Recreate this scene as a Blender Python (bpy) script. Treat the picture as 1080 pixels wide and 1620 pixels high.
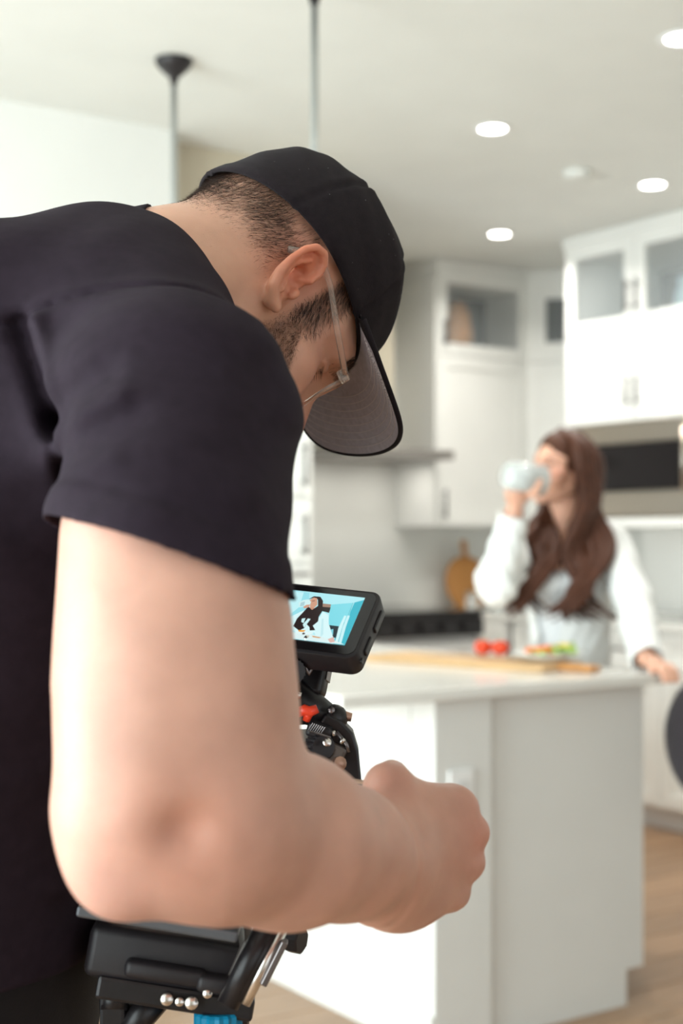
import bpy, bmesh, math, random
import numpy as np
from mathutils import Vector, Matrix

for o in list(bpy.data.objects):
    bpy.data.objects.remove(o, do_unlink=True)
SC = bpy.context.scene
COL = SC.collection
random.seed(7)
RNG = np.random.default_rng(7)
PI = math.pi

# ------------------------------------------------------------------ camera
F_PX, HORIZON, EYE = 2250.0, 860.0, 1.28       # focal length in px of a 1080x1620 frame
cam = bpy.data.cameras.new('camera'); camo = bpy.data.objects.new('camera', cam); COL.objects.link(camo)
camo.location = (0, 0, EYE); camo.rotation_euler = (PI / 2, 0, 0)
cam.sensor_fit = 'VERTICAL'; cam.sensor_height = 36.0; cam.sensor_width = 24.0
cam.lens = 36.0 * F_PX / 1620.0
cam.shift_y = (HORIZON - 810.0) / 1620.0
cam.clip_start = 0.05
cam.dof.use_dof = True; cam.dof.focus_distance = 1.19; cam.dof.aperture_fstop = 4.6
SC.camera = camo

# ------------------------------------------------------------------ world, daylight, exposure
w = bpy.data.worlds.new('world'); SC.world = w; w.use_nodes = True
w.node_tree.nodes['Background'].inputs[0].default_value = (0.86, 0.95, 1.0, 1)
w.node_tree.nodes['Background'].inputs[1].default_value = 0.6
SC.view_settings.view_transform = 'Standard'; SC.view_settings.look = 'None'
SC.view_settings.exposure = 0.12; SC.view_settings.gamma = 1.0; SC.view_settings.use_curve_mapping = False

ROOM_A = math.radians(34.0)                     # the house stands turned 34 degrees to the lens
CA, SA = math.cos(ROOM_A), math.sin(ROOM_A)
CEIL = 2.74
def RW(u, v, z=0.0):                            # room coordinates -> world
    return Vector((u * CA - v * SA, u * SA + v * CA, z))
def daylight(name, u, v, z, w_, h_, power, aim, col):
    l = bpy.data.lights.new(name, 'AREA'); l.shape = 'RECTANGLE'; l.size = w_; l.size_y = h_
    l.energy = power; l.color = col
    o = bpy.data.objects.new(name, l); COL.objects.link(o); o.location = RW(u, v, z)
    d = RW(*aim) - RW(0, 0, 0)
    o.rotation_euler = d.to_track_quat('-Z', 'Y').to_euler()
    return o
daylight('window_daylight', -1.92, 2.55, 1.35, 2.2, 2.2, 218, (1, 0, 0), (0.86, 0.97, 0.985))
daylight('window_daylight', -1.92, 0.25, 1.35, 1.6, 2.2, 62, (1, 0, 0), (0.86, 0.97, 0.985))
daylight('window_daylight', 1.6, -3.02, 1.35, 3.6, 2.2, 18, (0, 1, 0), (0.95, 0.97, 1.0))

# ------------------------------------------------------------------ helpers
def P(px, py, Y):                               # a point of the place at depth Y
    return np.array(((px - 540.0) / F_PX * Y, Y, EYE - (py - HORIZON) / F_PX * Y))

def tag(o, label=None, cat=None, group=None, kind=None):
    if label: o['label'] = label
    if cat: o['category'] = cat
    if group: o['group'] = group
    if kind: o['kind'] = kind
    return o

def empty(name, loc=(0, 0, 0), rz=0.0):
    o = bpy.data.objects.new(name, None); COL.objects.link(o)
    o.empty_display_size = 0.05
    o.location = loc; o.rotation_euler = (0, 0, rz)
    return o

MATS = {}
def mat(name, col, rough=0.5, metal=0.0, noise=0.0, nscale=20.0, bump=0.0, bscale=200.0, sheen=0.0,
        sss=0.0, trans=0.0, ior=1.45, emit=None, estr=0.0, attr=None, stretch=None, alpha=1.0, coat=0.0, spec=0.5, randomize=0.0):
    if name in MATS: return MATS[name]
    m = bpy.data.materials.new(name); m.use_nodes = True
    nt = m.node_tree; b = nt.nodes['Principled BSDF']; L = nt.links
    b.inputs['Base Color'].default_value = (*col, 1); b.inputs['Roughness'].default_value = rough
    b.inputs['Metallic'].default_value = metal
    b.inputs['Specular IOR Level'].default_value = spec
    b.inputs['IOR'].default_value = ior
    if coat: b.inputs['Coat Weight'].default_value = coat
    if trans: b.inputs['Transmission Weight'].default_value = trans
    if alpha < 1: b.inputs['Alpha'].default_value = alpha
    if sheen: b.inputs['Sheen Weight'].default_value = sheen; b.inputs['Sheen Roughness'].default_value = 0.6
    if sss:
        b.inputs['Subsurface Weight'].default_value = sss
        b.inputs['Subsurface Radius'].default_value = (1.0, 0.35, 0.2); b.inputs['Subsurface Scale'].default_value = 0.006
    if emit:
        b.inputs['Emission Color'].default_value = (*emit, 1); b.inputs['Emission Strength'].default_value = estr
    src = None
    if attr:
        a = nt.nodes.new('ShaderNodeAttribute'); a.attribute_name = attr; src = a.outputs['Color']
        L.new(src, b.inputs['Base Color'])
    tc = nt.nodes.new('ShaderNodeTexCoord'); vec = tc.outputs['Object']
    if stretch:
        mp = nt.nodes.new('ShaderNodeMapping'); mp.inputs['Scale'].default_value = stretch
        L.new(vec, mp.inputs['Vector']); vec = mp.outputs['Vector']
        if randomize:
            oi = nt.nodes.new('ShaderNodeObjectInfo'); ad = nt.nodes.new('ShaderNodeVectorMath'); ad.operation = 'MULTIPLY_ADD'
            cb = nt.nodes.new('ShaderNodeCombineXYZ')
            for k in range(3): L.new(oi.outputs['Random'], cb.inputs[k])
            L.new(cb.outputs[0], ad.inputs[0]); ad.inputs[1].default_value = (37, 53, 11); L.new(vec, ad.inputs[2]); vec = ad.outputs[0]
    if noise:
        n = nt.nodes.new('ShaderNodeTexNoise'); n.inputs['Scale'].default_value = nscale; n.inputs['Detail'].default_value = 5
        L.new(vec, n.inputs['Vector'])
        mr = nt.nodes.new('ShaderNodeMapRange'); mr.inputs[1].default_value = 0.3; mr.inputs[2].default_value = 0.7
        mr.inputs[3].default_value = 1 - noise; mr.inputs[4].default_value = 1 + noise
        L.new(n.outputs['Fac'], mr.inputs[0])
        fac = mr.outputs[0]
        if randomize:
            oi2 = nt.nodes.new('ShaderNodeObjectInfo'); m2 = nt.nodes.new('ShaderNodeMapRange')
            m2.inputs[3].default_value = 1 - randomize; m2.inputs[4].default_value = 1 + randomize
            L.new(oi2.outputs['Random'], m2.inputs[0])
            mm = nt.nodes.new('ShaderNodeMath'); mm.operation = 'MULTIPLY'; L.new(fac, mm.inputs[0]); L.new(m2.outputs[0], mm.inputs[1]); fac = mm.outputs[0]
        vm = nt.nodes.new('ShaderNodeVectorMath'); vm.operation = 'SCALE'
        if src: L.new(src, vm.inputs[0])
        else: vm.inputs[0].default_value = col
        L.new(fac, vm.inputs['Scale']); L.new(vm.outputs[0], b.inputs['Base Color'])
    if bump:
        n = nt.nodes.new('ShaderNodeTexNoise'); n.inputs['Scale'].default_value = bscale; n.inputs['Detail'].default_value = 4
        L.new(vec, n.inputs['Vector'])
        bp = nt.nodes.new('ShaderNodeBump'); bp.inputs['Strength'].default_value = bump; bp.inputs['Distance'].default_value = 0.002
        L.new(n.outputs['Fac'], bp.inputs['Height']); L.new(bp.outputs[0], b.inputs['Normal'])
    MATS[name] = m
    return m

class MB:                                       # collects simple solids into one mesh
    def __init__(s): s.v = []; s.f = []
    def add(s, vs, fs):
        o = len(s.v); s.v += [tuple(map(float, q)) for q in vs]; s.f += [tuple(i + o for i in q) for q in fs]; return s
    def box(s, c, d, R=None):
        c = np.array(c, float); d = np.array(d, float) / 2
        vs = [np.array((x, y, z)) * d for x in (-1, 1) for y in (-1, 1) for z in (-1, 1)]
        if R is not None: vs = [np.array(R) @ q for q in vs]
        return s.add([c + q for q in vs], [(0, 1, 3, 2), (4, 6, 7, 5), (0, 4, 5, 1), (2, 3, 7, 6), (0, 2, 6, 4), (1, 5, 7, 3)])
    def lo(s, a, b):                            # box by two corners
        a = np.array(a, float); b = np.array(b, float); return s.box((a + b) / 2, np.abs(b - a))
    def rbox(s, c, d, R=None, bev=0.004, seg=2):  # box with rounded edges
        bm = bmesh.new(); bmesh.ops.create_cube(bm, size=1)
        for q in bm.verts: q.co = Vector((q.co.x * d[0], q.co.y * d[1], q.co.z * d[2]))
        bmesh.ops.bevel(bm, geom=bm.edges[:], offset=min(bev, min(d) * 0.49), segments=seg, affect='EDGES', profile=0.5)
        bm.verts.ensure_lookup_table()
        vs = [np.array(q.co) for q in bm.verts]
        if R is not None: vs = [np.array(R) @ q for q in vs]
        vs = [q + np.array(c, float) for q in vs]
        fs = [[q.index for q in f.verts] for f in bm.faces]; bm.free()
        return s.add(vs, fs)
    def tube(s, pts, r, n=10, caps=True):
        pts = [np.array(q, float) for q in pts]
        rs = [r] * len(pts) if np.isscalar(r) else list(r)
        o = len(s.v); up = None
        for i, q in enumerate(pts):
            t = pts[min(i + 1, len(pts) - 1)] - pts[max(i - 1, 0)]; t = t / (np.linalg.norm(t) + 1e-9)
            if up is None:
                h = np.array((0, 0, 1.0)) if abs(t[2]) < 0.9 else np.array((1.0, 0, 0))
                a = np.cross(h, t)
            else: a = up - t * (up @ t)
            a /= np.linalg.norm(a) + 1e-9; up = a; b = np.cross(t, a)
            for k in range(n):
                th = 2 * PI * k / n; s.v.append(tuple(q + (a * math.cos(th) + b * math.sin(th)) * rs[i]))
        for i in range(len(pts) - 1):
            for k in range(n):
                k2 = (k + 1) % n
                s.f.append((o + i * n + k, o + i * n + k2, o + (i + 1) * n + k2, o + (i + 1) * n + k))
        if caps:
            s.f.append(tuple(o + k for k in reversed(range(n)))); e = o + (len(pts) - 1) * n
            s.f.append(tuple(e + k for k in range(n)))
        return s
    def lathe(s, prof, c=(0, 0, 0), n=32, R=None, close=True):   # prof = [(r, z)]
        o = len(s.v); c = np.array(c, float)
        for r, z in prof:
            for k in range(n):
                q = np.array((r * math.cos(2 * PI * k / n), r * math.sin(2 * PI * k / n), z))
                if R is not None: q = np.array(R) @ q
                s.v.append(tuple(c + q))
        for i in range(len(prof) - 1):
            for k in range(n):
                k2 = (k + 1) % n; s.f.append((o + i * n + k, o + i * n + k2, o + (i + 1) * n + k2, o + (i + 1) * n + k))
        if close:
            s.f.append(tuple(o + k for k in reversed(range(n)))); e = o + (len(prof) - 1) * n
            s.f.append(tuple(e + k for k in range(n)))
        return s
    def ball(s, c, r, n=12, R=None):
        r = np.array((r, r, r) if np.isscalar(r) else r, float); c = np.array(c, float); o = len(s.v); m = n // 2
        for i in range(m + 1):
            ph = PI * i / m
            for k in range(n):
                q = np.array((math.sin(ph) * math.cos(2 * PI * k / n), math.sin(ph) * math.sin(2 * PI * k / n), math.cos(ph))) * r
                if R is not None: q = np.array(R) @ q
                s.v.append(tuple(c + q))
        for i in range(m):
            for k in range(n):
                k2 = (k + 1) % n; s.f.append((o + i * n + k, o + (i + 1) * n + k, o + (i + 1) * n + k2, o + i * n + k2))
        return s
    def mesh(s, name):
        me = bpy.data.meshes.new(name); me.from_pydata(s.v, [], s.f); me.validate(); me.update(); return me
    def build(s, name, m, parent=None, smooth=False, bevel=0.0):
        return link(name, s.mesh(name), m, parent, smooth, bevel)

def link(name, me, m, parent=None, smooth=False, bevel=0.0):
    o = bpy.data.objects.new(name, me); COL.objects.link(o)
    if m is not None and not me.materials: me.materials.append(m)
    if parent is not None: o.parent = parent
    if smooth:
        me.polygons.foreach_set('use_smooth', [True] * len(me.polygons))
        if smooth == 'auto':
            me.set_sharp_from_angle(angle=math.radians(40))
    if bevel:
        b = o.modifiers.new('bevel', 'BEVEL'); b.width = bevel; b.segments = 2; b.limit_method = 'ANGLE'
    return o

def copy_tree(o, parent=None):
    c = o.copy(); COL.objects.link(c)
    if parent is not None: c.parent = parent
    for ch in list(o.children): copy_tree(ch, c)
    return c

# ---- signed-distance modelling (bodies, clothes) and sparse surface nets
def A3(*q): return np.array(q, np.float32)
def rcone(p, a, b, r1, r2):
    a = np.asarray(a, np.float32); b = np.asarray(b, np.float32); ab = b - a
    t = np.clip(((p - a) @ ab) / max(float(ab @ ab), 1e-9), 0, 1)
    q = p - a - t[:, None] * ab
    return np.sqrt((q * q).sum(1)) - (r1 + (r2 - r1) * t)
def ell(p, c, r, R=None):
    q = p - np.asarray(c, np.float32)
    if R is not None: q = q @ np.asarray(R, np.float32)      # columns of R are the axes
    r = np.asarray(r, np.float32); k0 = np.sqrt(((q / r) ** 2).sum(1)); k1 = np.sqrt(((q / (r * r)) ** 2).sum(1)) + 1e-6
    return k0 * (k0 - 1) / k1
def smin(a, b, k):
    h = np.clip(0.5 + 0.5 * (b - a) / k, 0, 1); return b + (a - b) * h - k * h * (1 - h)
def smax(a, b, k): return -smin(-a, -b, k)
def chain(p, pts, rs, k=0.0):
    d = None
    for i in range(len(pts) - 1):
        e = rcone(p, pts[i], pts[i + 1], rs[i], rs[i + 1])
        d = e if d is None else (np.minimum(d, e) if k == 0 else smin(d, e, k))
    return d
def segdist2(x, z, a, b):                       # 2-D distance to a polyline piece
    ax, az = a; bx, bz = b; dx, dz = bx - ax, bz - az
    t = np.clip(((x - ax) * dx + (z - az) * dz) / (dx * dx + dz * dz + 1e-9), 0, 1)
    return np.hypot(x - ax - t * dx, z - az - t * dz)
def frame(xa, zhint):
    x = np.array(xa, float); x /= np.linalg.norm(x); z = np.array(zhint, float); z -= x * (x @ z); z /= np.linalg.norm(z)
    return np.stack([x, np.cross(z, x), z], 1)  # columns x, y, z

def surface(f, lo, hi, h, slack=1.25, B=12):
    lo = np.array(lo, float); hi = np.array(hi, float)
    nb = np.ceil((hi - lo) / (B * h)).astype(int)
    g = np.stack(np.meshgrid(*[np.arange(n) for n in nb], indexing='ij'), -1).reshape(-1, 3)
    cen = lo + (g + 0.5) * B * h
    d = f(cen.astype(np.float32))
    g = g[np.abs(d) < B * h * 0.87 * slack + h]
    N = nb * B + 4
    def key(ix): return (ix[:, 0].astype(np.int64) * N[1] + ix[:, 1]) * N[2] + ix[:, 2]
    li = np.stack(np.meshgrid(*[np.arange(B + 1)] * 3, indexing='ij'), -1).reshape(-1, 3)
    ck, cp, ek, es, ea = [], [], [], [], []
    corners = [(a, b, c) for a in (0, 1) for b in (0, 1) for c in (0, 1)]
    edges = [(i, j) for i in range(8) for j in range(i + 1, 8) if sum(abs(np.array(corners[i]) - corners[j])) == 1]
    for s in range(0, len(g), 160):
        gb = g[s:s + 160]
        gi = gb[:, None, :] * B + li[None]
        val = f((lo + gi.reshape(-1, 3) * h).astype(np.float32)).reshape(len(gb), B + 1, B + 1, B + 1)
        neg = val < 0
        sub = lambda a, c: a[:, c[0]:c[0] + B, c[1]:c[1] + B, c[2]:c[2] + B]
        cnt = sum(sub(neg, c).astype(np.int8) for c in corners)
        act = np.argwhere((cnt > 0) & (cnt < 8))
        if len(act):
            cv = np.stack([val[act[:, 0], act[:, 1] + c[0], act[:, 2] + c[1], act[:, 3] + c[2]] for c in corners], 1)
            acc = np.zeros((len(act), 3)); n = np.zeros(len(act))
            for i, j in edges:
                a, b = cv[:, i], cv[:, j]; m = (a < 0) != (b < 0)
                t = np.where(m, a / np.where(m, a - b, 1), 0)
                pos = np.array(corners[i]) + t[:, None] * (np.array(corners[j]) - np.array(corners[i]))
                acc += pos * m[:, None]; n += m
            cell = gb[act[:, 0]] * B + act[:, 1:]
            ck.append(key(cell)); cp.append(lo + (cell + acc / n[:, None]) * h)
        for ax in range(3):
            c = [0, 0, 0]; c[ax] = 1
            a = sub(neg, (0, 0, 0)); b = sub(neg, c)
            w_ = np.argwhere(a != b)
            if len(w_):
                ek.append(gb[w_[:, 0]] * B + w_[:, 1:]); es.append(a[w_[:, 0], w_[:, 1], w_[:, 2], w_[:, 3]]); ea.append(np.full(len(w_), ax))
    ck = np.concatenate(ck); cp = np.concatenate(cp); o = np.argsort(ck); ck = ck[o]; cp = cp[o]
    ek = np.concatenate(ek); es = np.concatenate(es); ea = np.concatenate(ea)
    quads = []
    for ax in range(3):
        m = ea == ax; e = ek[m]; sg = es[m]; u, v_ = (ax + 1) % 3, (ax + 2) % 3
        ids = []; ok = np.ones(len(e), bool)
        for du, dv in ((-1, -1), (0, -1), (0, 0), (-1, 0)):
            c = e.copy(); c[:, u] += du; c[:, v_] += dv
            bad = (c < 0).any(1); kk = key(np.maximum(c, 0)); i = np.searchsorted(ck, kk); i = np.minimum(i, len(ck) - 1)
            ok &= (ck[i] == kk) & ~bad; ids.append(i)
        q = np.stack(ids, 1); q[~sg] = q[~sg][:, ::-1]; quads.append(q[ok])
    return cp, np.concatenate(quads)

def grad(f, p, e=0.0015):
    p = p.astype(np.float32); g = np.stack([f(p + A3(*(e if i == k else 0 for i in range(3)))) - f(p - A3(*(e if i == k else 0 for i in range(3)))) for k in range(3)], 1)
    return g / (np.linalg.norm(g, axis=1, keepdims=True) + 1e-9)

def np_mesh(name, v, q, col=None):
    me = bpy.data.meshes.new(name)
    me.vertices.add(len(v)); me.vertices.foreach_set('co', np.ascontiguousarray(v, np.float32).ravel())
    k = q.shape[1]
    me.loops.add(q.size); me.loops.foreach_set('vertex_index', q.astype(np.int32).ravel())
    me.polygons.add(len(q)); me.polygons.foreach_set('loop_start', np.arange(0, q.size, k, dtype=np.int32))
    try: me.polygons.foreach_set('loop_total', np.full(len(q), k, np.int32))
    except Exception: pass
    me.polygons.foreach_set('use_smooth', np.ones(len(q), bool))
    me.update(calc_edges=True); me.validate()
    if col is not None:
        a = me.color_attributes.new('tint', 'FLOAT_COLOR', 'POINT')
        c4 = np.ones((len(v), 4), np.float32); c4[:, :3] = col; a.data.foreach_set('color', c4.ravel())
    return me

def relax(v, q, it=1, lam=0.5):                 # gentle smoothing of a net
    for _ in range(it):
        acc = np.zeros_like(v); n = np.zeros(len(v))
        for a, b in ((0, 1), (1, 2), (2, 3), (3, 0)):
            np.add.at(acc, q[:, a], v[q[:, b]]); np.add.at(acc, q[:, b], v[q[:, a]])
            np.add.at(n, q[:, a], 1); np.add.at(n, q[:, b], 1)
        v = v + lam * (acc / np.maximum(n, 1)[:, None] - v)
    return v

def clip_net(v, q, cutf):                       # drop faces beyond cutf = 0 and snap the new rim onto it
    c = cutf(v); h = np.linalg.norm(v[q[:, 0]] - v[q[:, 1]], axis=1).mean()
    keep = np.clip(c[q], -.01, .01).mean(1) <= 0; rest = q[~keep]; q = q[keep]
    used = np.unique(q); shared = np.zeros(len(v), bool); shared[rest.ravel()] = True
    m = np.zeros(len(v), bool); m[used] = True; m &= shared & (np.abs(c) < 2.5 * h)
    v = v.copy()
    for _ in range(2):
        base = v[m]; cc = cutf(base); e = 1e-4
        g = np.stack([cutf(base + np.eye(3)[k] * e) - cutf(base - np.eye(3)[k] * e) for k in range(3)], 1) / (2 * e)
        g2 = (g * g).sum(1, keepdims=True); ok = (g2[:, 0] > .3) & (g2[:, 0] < 3) & (np.abs(cc) < 3 * h)
        v[m] = np.where(ok[:, None], base - cc[:, None] / np.maximum(g2, .3) * g, base)
    re = -np.ones(len(v), int); re[used] = np.arange(len(used))
    return v[used], re[q]

def strands(name, roots, dirs, length, width, m, parent, bend=None, rng=RNG, segs=2):
    """short hairs: one thin tapering ribbon each, joined into one part"""
    n = len(roots); L = length * (0.6 + 0.8 * rng.random(n))[:, None] if np.isscalar(length) else np.asarray(length)[:, None]
    side = np.cross(dirs, rng.normal(size=(n, 3))); side /= np.linalg.norm(side, axis=1, keepdims=True) + 1e-9
    bend = np.zeros((n, 3)) if bend is None else bend
    rows = []
    for i in range(segs + 1):
        t = i / segs; c = roots + dirs * L * t + bend * L * t * t
        wd = width * (1 - 0.85 * t)
        rows += [c - side * wd / 2, c + side * wd / 2]
    v = np.stack(rows, 1).reshape(-1, 3); k = 2 * (segs + 1); b = np.arange(n)[:, None] * k
    q = np.concatenate([b + np.array([[2 * i, 2 * i + 1, 2 * i + 3, 2 * i + 2]]) for i in range(segs)])
    o = link(name, np_mesh(name, v, q), m, parent); o['kind'] = 'stuff'
    return o

# ------------------------------------------------------------------ materials of the house
M_wall = mat('wall_paint', (0.87, 0.875, 0.84), 0.75, noise=0.02, nscale=3, bump=0.05, bscale=300)
M_beige = mat('wall_shade_beige', (0.62, 0.56, 0.44), 0.75, noise=0.02, nscale=3, bump=0.05, bscale=300)  # unlit look of the wall over the pantry, put into its colour
M_ceil = mat('ceiling_paint', (0.79, 0.80, 0.765), 0.85, noise=0.02, nscale=4, bump=0.08, bscale=260)
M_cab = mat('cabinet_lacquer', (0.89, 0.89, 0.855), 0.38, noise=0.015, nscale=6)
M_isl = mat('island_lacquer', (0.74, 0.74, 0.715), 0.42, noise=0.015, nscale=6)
M_quartz = mat('quartz_worktop', (0.80, 0.79, 0.75), 0.16, noise=0.03, nscale=9)
M_floor = mat('oak_plank', (0.33, 0.20, 0.115), 0.34, noise=0.22, nscale=5, stretch=(1.2, 14, 14), bump=0.15, bscale=30, randomize=0.14)
M_sub = mat('subfloor', (0.10, 0.07, 0.05), 0.9, noise=0.1, nscale=8)
M_steel = mat('brushed_steel', (0.62, 0.56, 0.48), 0.32, metal=1.0, noise=0.06, nscale=30, stretch=(1, 1, 40))
M_pull = mat('dark_nickel_pull', (0.20, 0.20, 0.20), 0.38, metal=0.8, noise=0.04, nscale=40)
M_rod = mat('pendant_rod_steel', (0.42, 0.44, 0.43), 0.35, metal=0.6, noise=0.03, nscale=20)
M_darkmetal = mat('pendant_black', (0.018, 0.016, 0.018), 0.45, noise=0.1, nscale=20)
M_blackglass = mat('black_glass', (0.010, 0.008, 0.009), 0.12, noise=0.1, nscale=10)
M_glass = mat('clear_glass', (0.92, 0.97, 0.96), 0.04, alpha=0.30, noise=0.01, nscale=5)
M_pane = mat('cabinet_glass', (0.75, 0.82, 0.84), 0.03, noise=0.02, nscale=4, alpha=0.13, spec=0.8)
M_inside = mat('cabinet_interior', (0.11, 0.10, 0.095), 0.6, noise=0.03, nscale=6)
M_plastic = mat('white_plastic', (0.86, 0.86, 0.85), 0.35, noise=0.01, nscale=10)
M_lamp = mat('downlight_glow', (1, 1, 1), 0.5, noise=0.01, nscale=10, emit=(1.0, 0.97, 0.9), estr=14)
M_wood = mat('light_maple', (0.62, 0.40, 0.20), 0.45, noise=0.12, nscale=8, stretch=(1, 9, 9))
M_wood2 = mat('warm_acacia', (0.52, 0.24, 0.07), 0.45, noise=0.18, nscale=8, stretch=(9, 1, 9))

def rthing(name, u, v, z=0.0, turn=0.0): return empty(name, RW(u, v, z), ROOM_A + turn)
def room(mb, name, m, kind='structure', bevel=0.0, parent=None):
    o = mb.build(name, m, parent, bevel=bevel)
    if parent is None: o.rotation_euler = (0, 0, ROOM_A)
    if kind and parent is None: o['kind'] = kind
    return o

U0, U1, V0, V1 = -1.70, 5.65, -2.80, 6.11
# floor: subfloor slab with single planks lying on it
fl = room(MB().lo((U0, V0, -0.14), (U1, V1, -0.012)), 'floor', M_sub)
PW = 0.19
pl_me = {}
for i in range(int((V1 - V0) / PW) + 1):
    v = V0 + i * PW; wv = min(PW, V1 - v)
    if wv < 0.02: continue
    u = U0; first = True
    while u < U1 - 0.01:
        ln = (0.5 + 1.3 * random.random()) if first else 1.9
        first = False; ln = min(round(ln, 1), U1 - u)
        if U1 - u - ln < 0.35: ln = U1 - u
        k = (round(ln, 2), round(wv, 3))
        if k not in pl_me:
            mb = MB().rbox((k[0] / 2, k[1] / 2, -0.006), (k[0] - 0.003, k[1] - 0.003, 0.012), bev=0.002, seg=1)
            pl_me[k] = mb.mesh('plank'); pl_me[k].materials.append(M_floor)
        o = bpy.data.objects.new('plank', pl_me[k]); COL.objects.link(o); o.parent = fl
        o.location = (u, v, 0); u += ln

room(MB().lo((U0 - 0.12, V0 - 0.12, CEIL), (U1 + 0.12, V1 + 0.12, CEIL + 0.1)), 'ceiling', M_ceil)
room(MB().lo((U0, 4.50, 0), (2.335, 4.62, CEIL)), 'wall_left', M_wall)
room(MB().lo((2.30, 4.622, 2.22), (3.02, 4.72, CEIL)), 'wall_pantry', M_beige)
room(MB().lo((2.335, 4.62, 0), (2.40, 5.30, 2.22)), 'wall_recess', M_wall)
room(MB().lo((2.40, V1, 0), (U1 + 0.1, V1 + 0.1, CEIL)), 'wall_back', M_wall)
room(MB().lo((U1, V0, 0), (U1 + 0.1, V1, CEIL)), 'wall_right', M_wall)
def holed(axis, at, a0, a1, holes, th=0.12):
    mb = MB(); x = a0
    def bx(p, q, z0, z1):
        if axis == 'u': mb.lo((at, p, z0), (at + th, q, z1))
        else: mb.lo((p, at, z0), (q, at + th, z1))
    for h0, h1, z0, z1 in holes:
        bx(x, h0, 0, CEIL); bx(h0, h1, 0, z0); bx(h0, h1, z1, CEIL); x = h1
    bx(x, a1, 0, CEIL)
    return mb
room(holed('u', U0 - 0.12, V0, 4.5, [(-0.55, 1.05, 0.25, 2.45), (1.45, 3.65, 0.25, 2.45)]), 'wall_window', M_wall)
room(holed('v', V0 - 0.12, U0 - 0.12, U1, [(-0.2, 3.4, 0.25, 2.45)]), 'wall_rear', M_wall)
def window(n, axis, at, a0, a1, z0, z1, parts_):
    mb = MB(); r = 0.05
    def bx(p, q, c, d):
        if axis == 'u': mb.lo((at - 0.09, p, c), (at - 0.03, q, d))
        else: mb.lo((p, at - 0.09, c), (q, at - 0.03, d))
    bx(a0, a1, z0, z0 + r); bx(a0, a1, z1 - r, z1)
    for k in range(parts_ + 1):
        c = a0 + (a1 - a0 - r) * k / parts_; bx(c, c + r, z0, z1)
    room(mb, 'window_%d' % n, M_plastic)
window(1, 'u', U0, -0.55, 1.05, 0.25, 2.45, 2)
window(2, 'u', U0, 1.45, 3.65, 0.25, 2.45, 2)
window(3, 'v', V0, -0.2, 3.4, 0.25, 2.45, 3)
room(MB().lo((U0, 4.485, 0), (2.335, 4.50, 0.12)), 'baseboard_left', M_plastic)

# ------------------------------------------------------------------ cabinets
def pull(parent, x, y, z, ln, vertical=True, m=None):
    mb = MB(); d = 0.026
    if vertical:
        mb.tube([(x, y - d, z), (x, y - d, z + ln)], 0.0065, 8)
        for q in (z + 0.02, z + ln - 0.02): mb.tube([(x, y, q), (x, y - d, q)], 0.005, 8)
    else:
        mb.tube([(x, y - d, z), (x + ln, y - d, z)], 0.0065, 8)
        for q in (x + 0.02, x + ln - 0.02): mb.tube([(q, y, z), (q, y - d, z)], 0.005, 8)
    return mb.build('handle', m or M_pull, parent, smooth=True)
def door(parent, x0, x1, z0, z1, glass=False, handle=None, name='door', m=None, rail=0.062):
    m = m or M_cab; g = 0.002; x0 += g; x1 -= g; z0 += g; z1 -= g; y0, y1 = -0.02, 0.0
    mb = MB()
    mb.lo((x0, y0, z0), (x0 + rail, y1, z1)); mb.lo((x1 - rail, y0, z0), (x1, y1, z1))
    mb.lo((x0 + rail, y0, z0), (x1 - rail, y1, z0 + rail)); mb.lo((x0 + rail, y0, z1 - rail), (x1 - rail, y1, z1))
    if not glass: mb.lo((x0 + rail, y0 + 0.009, z0 + rail), (x1 - rail, y1, z1 - rail))
    d = mb.build(name, m, parent, bevel=0.0012)
    if glass: MB().lo((x0 + rail - 0.004, -0.012, z0 + rail - 0.004), (x1 - rail + 0.004, -0.008, z1 - rail + 0.004)).build('pane', M_pane, d)
    if handle:
        if handle[0] == 'v': pull(d, handle[1], y0, handle[2], handle[3])
        else: pull(d, handle[1], y0, handle[2], handle[3], False)
    return d
def carcass(parent, w_, d_, z0, z1, shelves=(), m=None, inner=None, name='body', split=None):
    t = 0.018; mb = MB(); y0 = 0.001
    mb.lo((0, y0, z0), (t, d_, z1)); mb.lo((w_ - t, y0, z0), (w_, d_, z1)); mb.lo((t, y0, z0), (w_ - t, d_, z0 + t))
    mb.lo((t, y0, z1 - t), (w_ - t, d_, z1))
    for s in shelves: mb.lo((t, y0 + 0.005, s - t / 2), (w_ - t, d_ - t, s + t / 2))
    b = mb.build(name, m or M_cab, parent)
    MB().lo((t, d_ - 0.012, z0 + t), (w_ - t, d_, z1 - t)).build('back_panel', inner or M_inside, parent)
    return b
def crown(parent, w_, d_, z0, z1):
    return MB().lo((-0.012, -0.034, z1 - 0.04), (w_ + 0.012, d_, z1)).lo((-0.004, -0.026, z0), (w_ + 0.004, d_, z1 - 0.04)).build('crown_moulding', M_cab, parent, bevel=0.004)

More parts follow.
